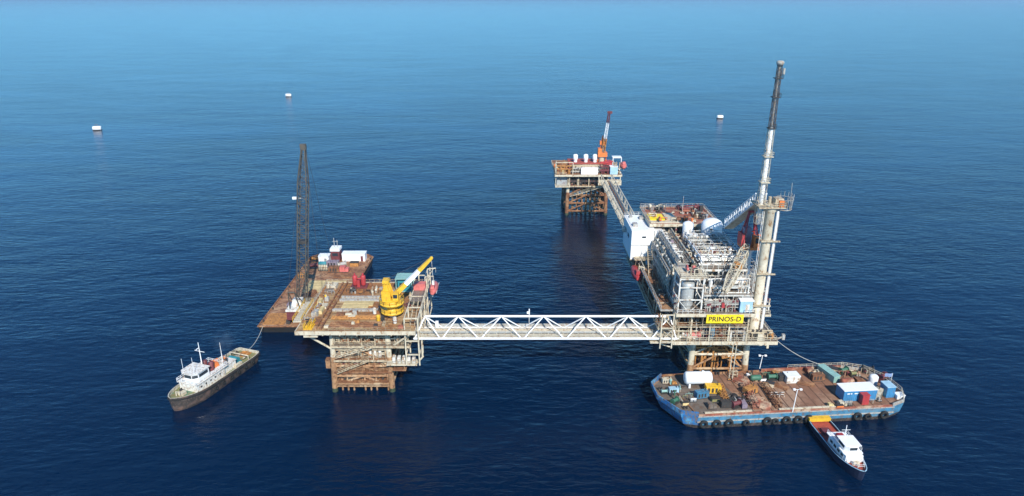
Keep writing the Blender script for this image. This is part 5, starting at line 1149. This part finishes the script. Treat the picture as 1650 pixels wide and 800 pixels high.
# ---- tall flare column, head platform, flare stack, sloping bridge
t = thing('flare_column', 'thick cream vertical column carrying the flare stack on the right front corner', 'tower', (65, 161, 15))
MB().lathe((65, 161.4, 15.02), (0, 0, 1), [(0, 1.7), (1.0, 1.7), (1.2, 1.2), (34.5, 1.2), (35.0, 1.6), (36.6, 1.6)], 22).part('column', 'cream', t)
MB().bar((66.7, 160.6, 15.2), (66.7, 160.6, 50), .32, 10).part('riser_pipe', 'wclean', t)
MB().bar((67.35, 161.4, 15.2), (67.35, 161.4, 50), .2, 8).part('riser_pipe', 'lgrey', t)
MB().bar((63.2, 160.3, 28), (63.2, 160.3, 50), .08, 4).bar((62.8, 160.3, 28), (62.8, 160.3, 50), .08, 4).part('ladder', 'white', t)
for z in (24, 33, 42): MB().box(63.1, 67.9, 159.5, 159.9, z, z+.35).torus((65, 161.4, z+.2), (0, 0, 1), 1.5, .16, 14, 6).bar((64.8, 162.8, z), (64.8, 169, z-1.5 if z > 35 else z), .15, 6).part('pipe_clamp', 'beige', t)
MB().box(61.4, 68.2, 159.3, 166, 50.9, 51.2).rail([(61.4, 159.3, 51.2), (68.2, 159.3, 51.2), (68.2, 166, 51.2)], 1.2, 1.3, .07).part('head_platform', 'beige', t)
b = MB(); b.box(65.4, 67.8, 160, 162.6, 51.22, 53.2, tp=.2); b.bar((64.4, 161, 51.2), (64.4, 161, 53.6), .4, 8); b.part('machinery', 'beige', t)
MB().box(66.4, 67.6, 159.6, 160.6, 51.3, 52.8).part('control_cabinet', 'orange', t)
b = MB()
for k in range(8):
    a0 = math.pi*(k/7-.5); b.bar((68.2+1.8*math.cos(a0), 161.5+2.4*math.sin(a0), 50.4), (68.2+2.1*math.cos(a0), 161.5+2.7*math.sin(a0), 54.2), .06, 4)
b.bar((69.6, 161, 50.4), (69.2, 160.6, 57.2), .07, 4); b.torus((68.2, 161.5, 50.4), (0, 0, 1), 2.0, .12, 14, 6).torus((68.2, 161.5, 53), (0, 0, 1), 2.2, .07, 14, 6); b.part('cage', 'lgrey', t)
t = thing('flare_stack', 'tall slender white flare stack with a dark sooty top', 'flare stack', (62.9, 162.3, 51.2))
S0, S1, S2, ST = [Vector((62.7+.0*k, 162.4, 51.2)) for k in range(1)]+[Vector((62.7, 162, 64)), Vector((62.7, 161.9, 70.4)), Vector((62.6, 161.6, 85.6))]
MB().lathe(S0-Vector((0, 0, 5)), S2-S0, [(0, .5), (.02, .6), (12, .55), (24.4, .42)], 12).part('lower_stack', 'wclean', t)
MB().lattice(S0-Vector((0, 0, 5)), S2, 1.7, 1.2, 14, .07, .045, up=(0, 1, 0)).part('guy_frame', 'cream', t)
MB().bar(S2, ST, .2, 8, .18, mi=1).lattice(S2, ST, 1.15, .85, 14, .085, .06, up=(0, 1, 0)).part('upper_stack', ['sooty', 'lgrey'], t, 'sooty dark lattice upper part')
for z, m in ((57, 'cream'), (63.5, 'cream')): MB().box(61.6, 63.9, 160.9, 163.2, z, z+.2).rail([(61.6, 160.9, z+.2), (63.9, 160.9, z+.2), (63.9, 163.2, z+.2)], 1, 1.2, .05).part('stack_platform', m, t)
for z in (70.4, 77.8, 82.2): MB().box(61.8, 63.6, 161.0, 162.8, z, z+.18).rail([(61.8, 161, z+.18), (63.6, 161, z+.18), (63.6, 162.8, z+.18)], .9, 1.0, .05).part('stack_platform', 'dark', t)
MB().lathe(ST-Vector((0, 0, .4)), (0, 0, 1), [(0, .3), (.2, .75), (.8, .95), (1.1, .6)], 12).bar((63.6, 161.3, 83.2), (63.6, 161.3, 84.6), .3, 8).part('flare_tip', 'lgrey', t)
boxbridge('flare_bridge', 'white truss bridge sloping up from the domed tank to the flare stack', (64.0, 187.6, 36.4), (64.0, 166.2, 50.3), 2.8, 2.6, 12, 'wclean', True, True)
# ---- orange pedestal crane
t = thing('pedestal_crane', 'orange and red pedestal crane with its lattice boom resting down over the deck', 'crane', (63.7, 169, 24))
MB().lathe((63.7, 169, 25.02), (0, 0, 1), [(0, 1.0), (11.0, 1.0), (11.4, 1.5), (12, 1.5)], 18).part('pedestal', 'wclean', t)
MB().box(61.4, 66, 166.8, 171.6, 37.05, 37.8).part('turntable', 'orange', t)
MB().box(61.9, 64.2, 169.2, 171.8, 37.8, 42.5, tp=.2).part('machinery_house', 'purple', t)
o = MB().box(64.2, 66.4, 166.9, 169.2, 37.8, 40.8).part('operator_cab', 'orange', t); MB().box(64.5, 66.1, 166.83, 166.92, 39, 40.4).part('window', 'glass', o)
b = MB()
for q in (61.6, 65.8): b.bar((q, 171.4, 37.8), ((q+63.9*2)/3, 170.2, 46.8), .3, 6).bar((q, 167.4, 37.8), ((q+63.9*2)/3, 170.2, 46.8), .22, 6)
b.bar((62.8, 170.2, 46.8), (64.8, 170.2, 46.8), .3, 8).bar((61.8, 171, 41), (65.6, 171, 41), .2, 6).box(61.2, 62.2, 168, 171.5, 37.8, 41); b.part('gantry', 'red', t)
o = MB().lattice((62.6, 167.2, 38.2), (53.0, 152.8, 31.4), 1.2, .8, 12, .16, .09, mid=2.0, mf=(.15, .75)).part('boom', 'cream', t)
A_ = Vector((62.6, 167.2, 38.2)); B_ = Vector((53.0, 152.8, 31.4))
MB().box(A_.lerp(B_, .45).x-.9, A_.lerp(B_, .45).x+.9, A_.lerp(B_, .45).y-.9, A_.lerp(B_, .45).y+.9, A_.lerp(B_, .45).z-.7, A_.lerp(B_, .45).z+.9).part('boom_joint', 'ochre', o)
MB().bar((63.5, 170.2, 46.6), (53.2, 153, 32), .05, 4).bar((64.3, 170.2, 46.6), (53.6, 153, 32), .05, 4).bar(B_, B_+Vector((0, 0, -3.4)), .06, 4).part('hoist_rope', 'dark', t)
MB().box(B_.x-.35, B_.x+.35, B_.y-.35, B_.y+.35, B_.z-4.4, B_.z-3.2).part('hook', 'red', t)

# ================================================================ DISTANT PLATFORM
fp = thing('distant_platform', 'small distant platform with three white tanks on a red roof', 'oil platform', (36, 320, 0))
jacket(fp, (27.2, 45.5), (315, 327, 339), 20.3, .02, .9, 'beige', 'rust', zs=(2, 6, 10, 14.8), split=11.5, brr=.45)
deck(fp, 20.6, 52.3, 311.5, 342, 21, 'rust', 'cream', .8, 6)
deck(fp, 26.5, 46.5, 313, 340, 15.2, 'rust', 'beige', .5, 5, name='cellar_deck')
columns(fp, (27, 32, 37, 42, 46), (313.5, 326, 339), 15.22, 20.9, 'beige', .25)
clutter(fp, 27, 46, 313.5, 321, 15.22, 14, ('dark', 'beige', 'lgrey', 'rust', 'cream'), 4, 90, 1.3)
MB().stairs((28, 313, 10), (44, 313, 14.9), 1.4).part('staircase', 'cream', fp)
for k_, (a, b_, z0, z1, n, c) in enumerate((((27, 314.2), (46, 314.2), 15.3, 20, 22, 'dark'), ((21.5, 313.5), (29, 313.5), 21, 25.8, 12, 'ochre'), ((22, 318), (29, 318), 21, 26.6, 10, 'rust'), ((42, 313.4), (47, 313.4), 21, 25.4, 9, 'maroon'), ((47.5, 312.6), (52, 312.6), 21.1, 26.8, 7, 'beige'), ((27.6, 314.6), (43, 314.6), 21.1, 24, 14, 'lgrey'), ((46, 313), (51.8, 313), 16, 20.5, 8, 'cream'))):
    manifold(fp, a, b_, z0, z1, n, c, 400+k_, .22)
b = MB()
for i in range(7):
    for y in (317, 321): b.bar((30+i*2.2, y, -3), (30+i*2.2, y, 15), .35, 8)
b.part('well_conductors', 'jrust', fp)
MB().box(20.8, 28, 312.2, 326, 14.6, 15).bar((21, 312.5, 15), (21, 312.5, 27.5), .2, 6).bar((27.6, 312.5, 15), (27.6, 312.5, 20.5), .2, 6).bar((21, 325.6, 15), (21, 325.6, 20.5), .2, 6).rail([(20.9, 312.3, 15), (27.9, 312.3, 15)], 1.2, 1.6, .08).part('lower_gallery', 'cream', fp)
MB().box(21.6, 27, 314, 324, 15.02, 19.4, tp=.2).part('shelter', 'grey', fp)
o = MB().box(27.5, 43.4, 315.6, 325, 21.02, 25.2).part('module', 'beige', fp); MB().box(27.2, 43.7, 315.2, 325.3, 25.22, 25.7).part('roof', 'reddeck', o)
MB().box(33, 41, 312.2, 315.2, 21.02, 23.9).part('cabin', 'wclean', fp)
for x in (30.6, 35.6, 40.0): vvessel(fp, x, 318, 25.72, 29.6, 1.15, 'wclean', 'tank', False)
clutter(fp, 21, 28.5, 312.5, 325, 21.02, 14, ('ochre', 'rust', 'cream', 'beige', 'orange', 'planks'), 4.5, 91, 1.3)
MB().rail([(20.8, 311.7, 21.02), (26, 311.7, 21.02)], 1.2, 1.6, .08).rail([(20.8, 330, 21.02), (20.8, 311.7, 21.02)], 1.2, 2, .08).part('railing', 'cream', fp)
MB().bar((20.8, 312, 26.8), (29, 312, 26.8), .2, 6).bar((20.8, 312, 21), (20.8, 312, 26.8), .2, 6).bar((29, 312, 21), (29, 312, 26.8), .2, 6).part('support_frame', 'cream', fp)
clutter(fp, 41.5, 47.5, 313, 324, 21.02, 8, ('red', 'maroon', 'dteal', 'lgrey'), 4, 92, 1.2)
MB().box(42.5, 48, 316, 320, 24.8, 26.3).bar((42, 315.8, 24.8), (48.5, 315.8, 26.5), .25, 6).part('machinery', 'red', fp)
o = cabinbox(fp, 46.8, 50.4, 312, 315.5, 21.02, 24.6, 'lblue', 'cabin', None, 'pale blue cabin at the right', 'wclean')
MB().box(48.6, 53, 318, 322, 27.6, 27.9).bar((48.8, 318.2, 21), (48.8, 318.2, 27.6), .2, 6).bar((52.8, 318.2, 21), (52.8, 318.2, 27.6), .2, 6).part('support_frame', 'wclean', fp)
MB().box(41, 52, 309.4, 311.4, 16.4, 18.6).bar((41.4, 310, 18.6), (41.4, 311.4, 20.6), .2, 6).bar((51.6, 310, 18.6), (51.6, 311.4, 20.6), .2, 6).part('bridge_landing', 'cream', fp)
lifeboat('lifeboat', 'pink lifeboat at the right edge of the distant platform', (53.2, 314.5, 23.2), R(90), 6.5, 'pink', s=1.3)
t = thing('pedestal_crane', 'slim crane with upright boom on the distant platform', 'crane', (43.2, 316.5, 25.2))
MB().lathe((43.2, 317.8, 21.02), (0, 0, 1), [(0, 1.2), (7.5, 1.2)], 14).part('pedestal', 'cream', t)
MB().box(41.2, 45.6, 316, 319.6, 28.6, 30.6).box(41.2, 43, 316, 319, 30.6, 32.6).part('machinery_house', 'orange', t)
b = MB()
for q in (41.3, 45.4): b.bar((q, 318, 26), (43.4, 318, 38.5), .3, 6)
b.box(42, 44.8, 317, 319, 34.2, 36); b.part('gantry', 'orange', t)
MB().lattice((43.6, 316.8, 31), (44.2, 316.4, 37.5), 1.4, 1.5, 4, .2, .12, up=(0, 1, 0)).part('boom_foot', 'ochre', t)
MB().lattice((44.2, 316.4, 37.5), (45.0, 315.8, 45), 1.2, 1.0, 5, .15, .08, up=(0, 1, 0)).part('boom', 'wclean', t)
MB().lattice((45.0, 315.8, 45), (45.5, 315.4, 50), 1.0, .8, 4, .16, .08, up=(0, 1, 0)).box(44.6, 46.8, 315, 316, 49.4, 50.4).part('boom_head', 'maroon', t)

# ================================================================ BUOYS, ROPES
bu = [((157, 210), 'nearest white barrel-shaped mooring buoy, far left on the open sea', .2, 1.0), ((465, 156), 'small farthest white mooring buoy on the sea beyond the lattice crane', -.1, .95), ((1160, 191), 'white mooring buoy on the sea left of the flare stack', .05, .85)]
t = thing('mooring_buoy', bu[0][1], 'buoy', (0, 0, 0), 'mooring buoys on the open sea', 0, local=True)
MB().lathe((-3.1, 0, 1.5), (1, 0, 0), [(0, 1.2), (.3, 1.75), (5.9, 1.75), (6.2, 1.2)], 16).part('float', 'wclean', t)
MB().box(-3, 3, -1.6, 1.6, -.6, .5).part('keel', 'dark', t)
MB().torus((0, 0, .3), (0, 0, 1), 2.9, .3, 16, 6).part('fender_ring', 'dark', t)
MB().bar((-1, 0, 3.2), (-1, 0, 4.6), .12, 6).bar((1, 0, 3.2), (1, 0, 4.6), .12, 6).bar((-1, 0, 4.6), (1, 0, 4.6), .12, 6).part('mooring_bracket', 'grate', t)
for i, ((px, py), lab, rz, s) in enumerate(bu):
    q = wpix(px, py, 0); o = t if i == 0 else dup(t, None, label=lab); o.location = q; o.rotation_euler = (0, 0, rz); o.scale = (s, s, s)
def rope(a, b_, sag, lab, r_=.09, n=16):
    a = Vector(a); b_ = Vector(b_); pts = [a.lerp(b_, i/n)-Vector((0, 0, sag*4*(i/n)*(1-i/n))) for i in range(n+1)]; m = MB()
    for p, q in zip(pts, pts[1:]): m.bar(p, q, r_, 6)
    m.one('mooring_rope', 'rope', lab, 'rope')
rope((-77.6, 175.4, 2.8), (-78.6, 189.6, 3.0), .9, 'tow rope between the tugboat stern and the rusty barge')
rope((70, 158.5, 15), wpix(1345, 592, 4), 1.6, 'long mooring rope from the big platform to the back rail of the blue barge', .08)
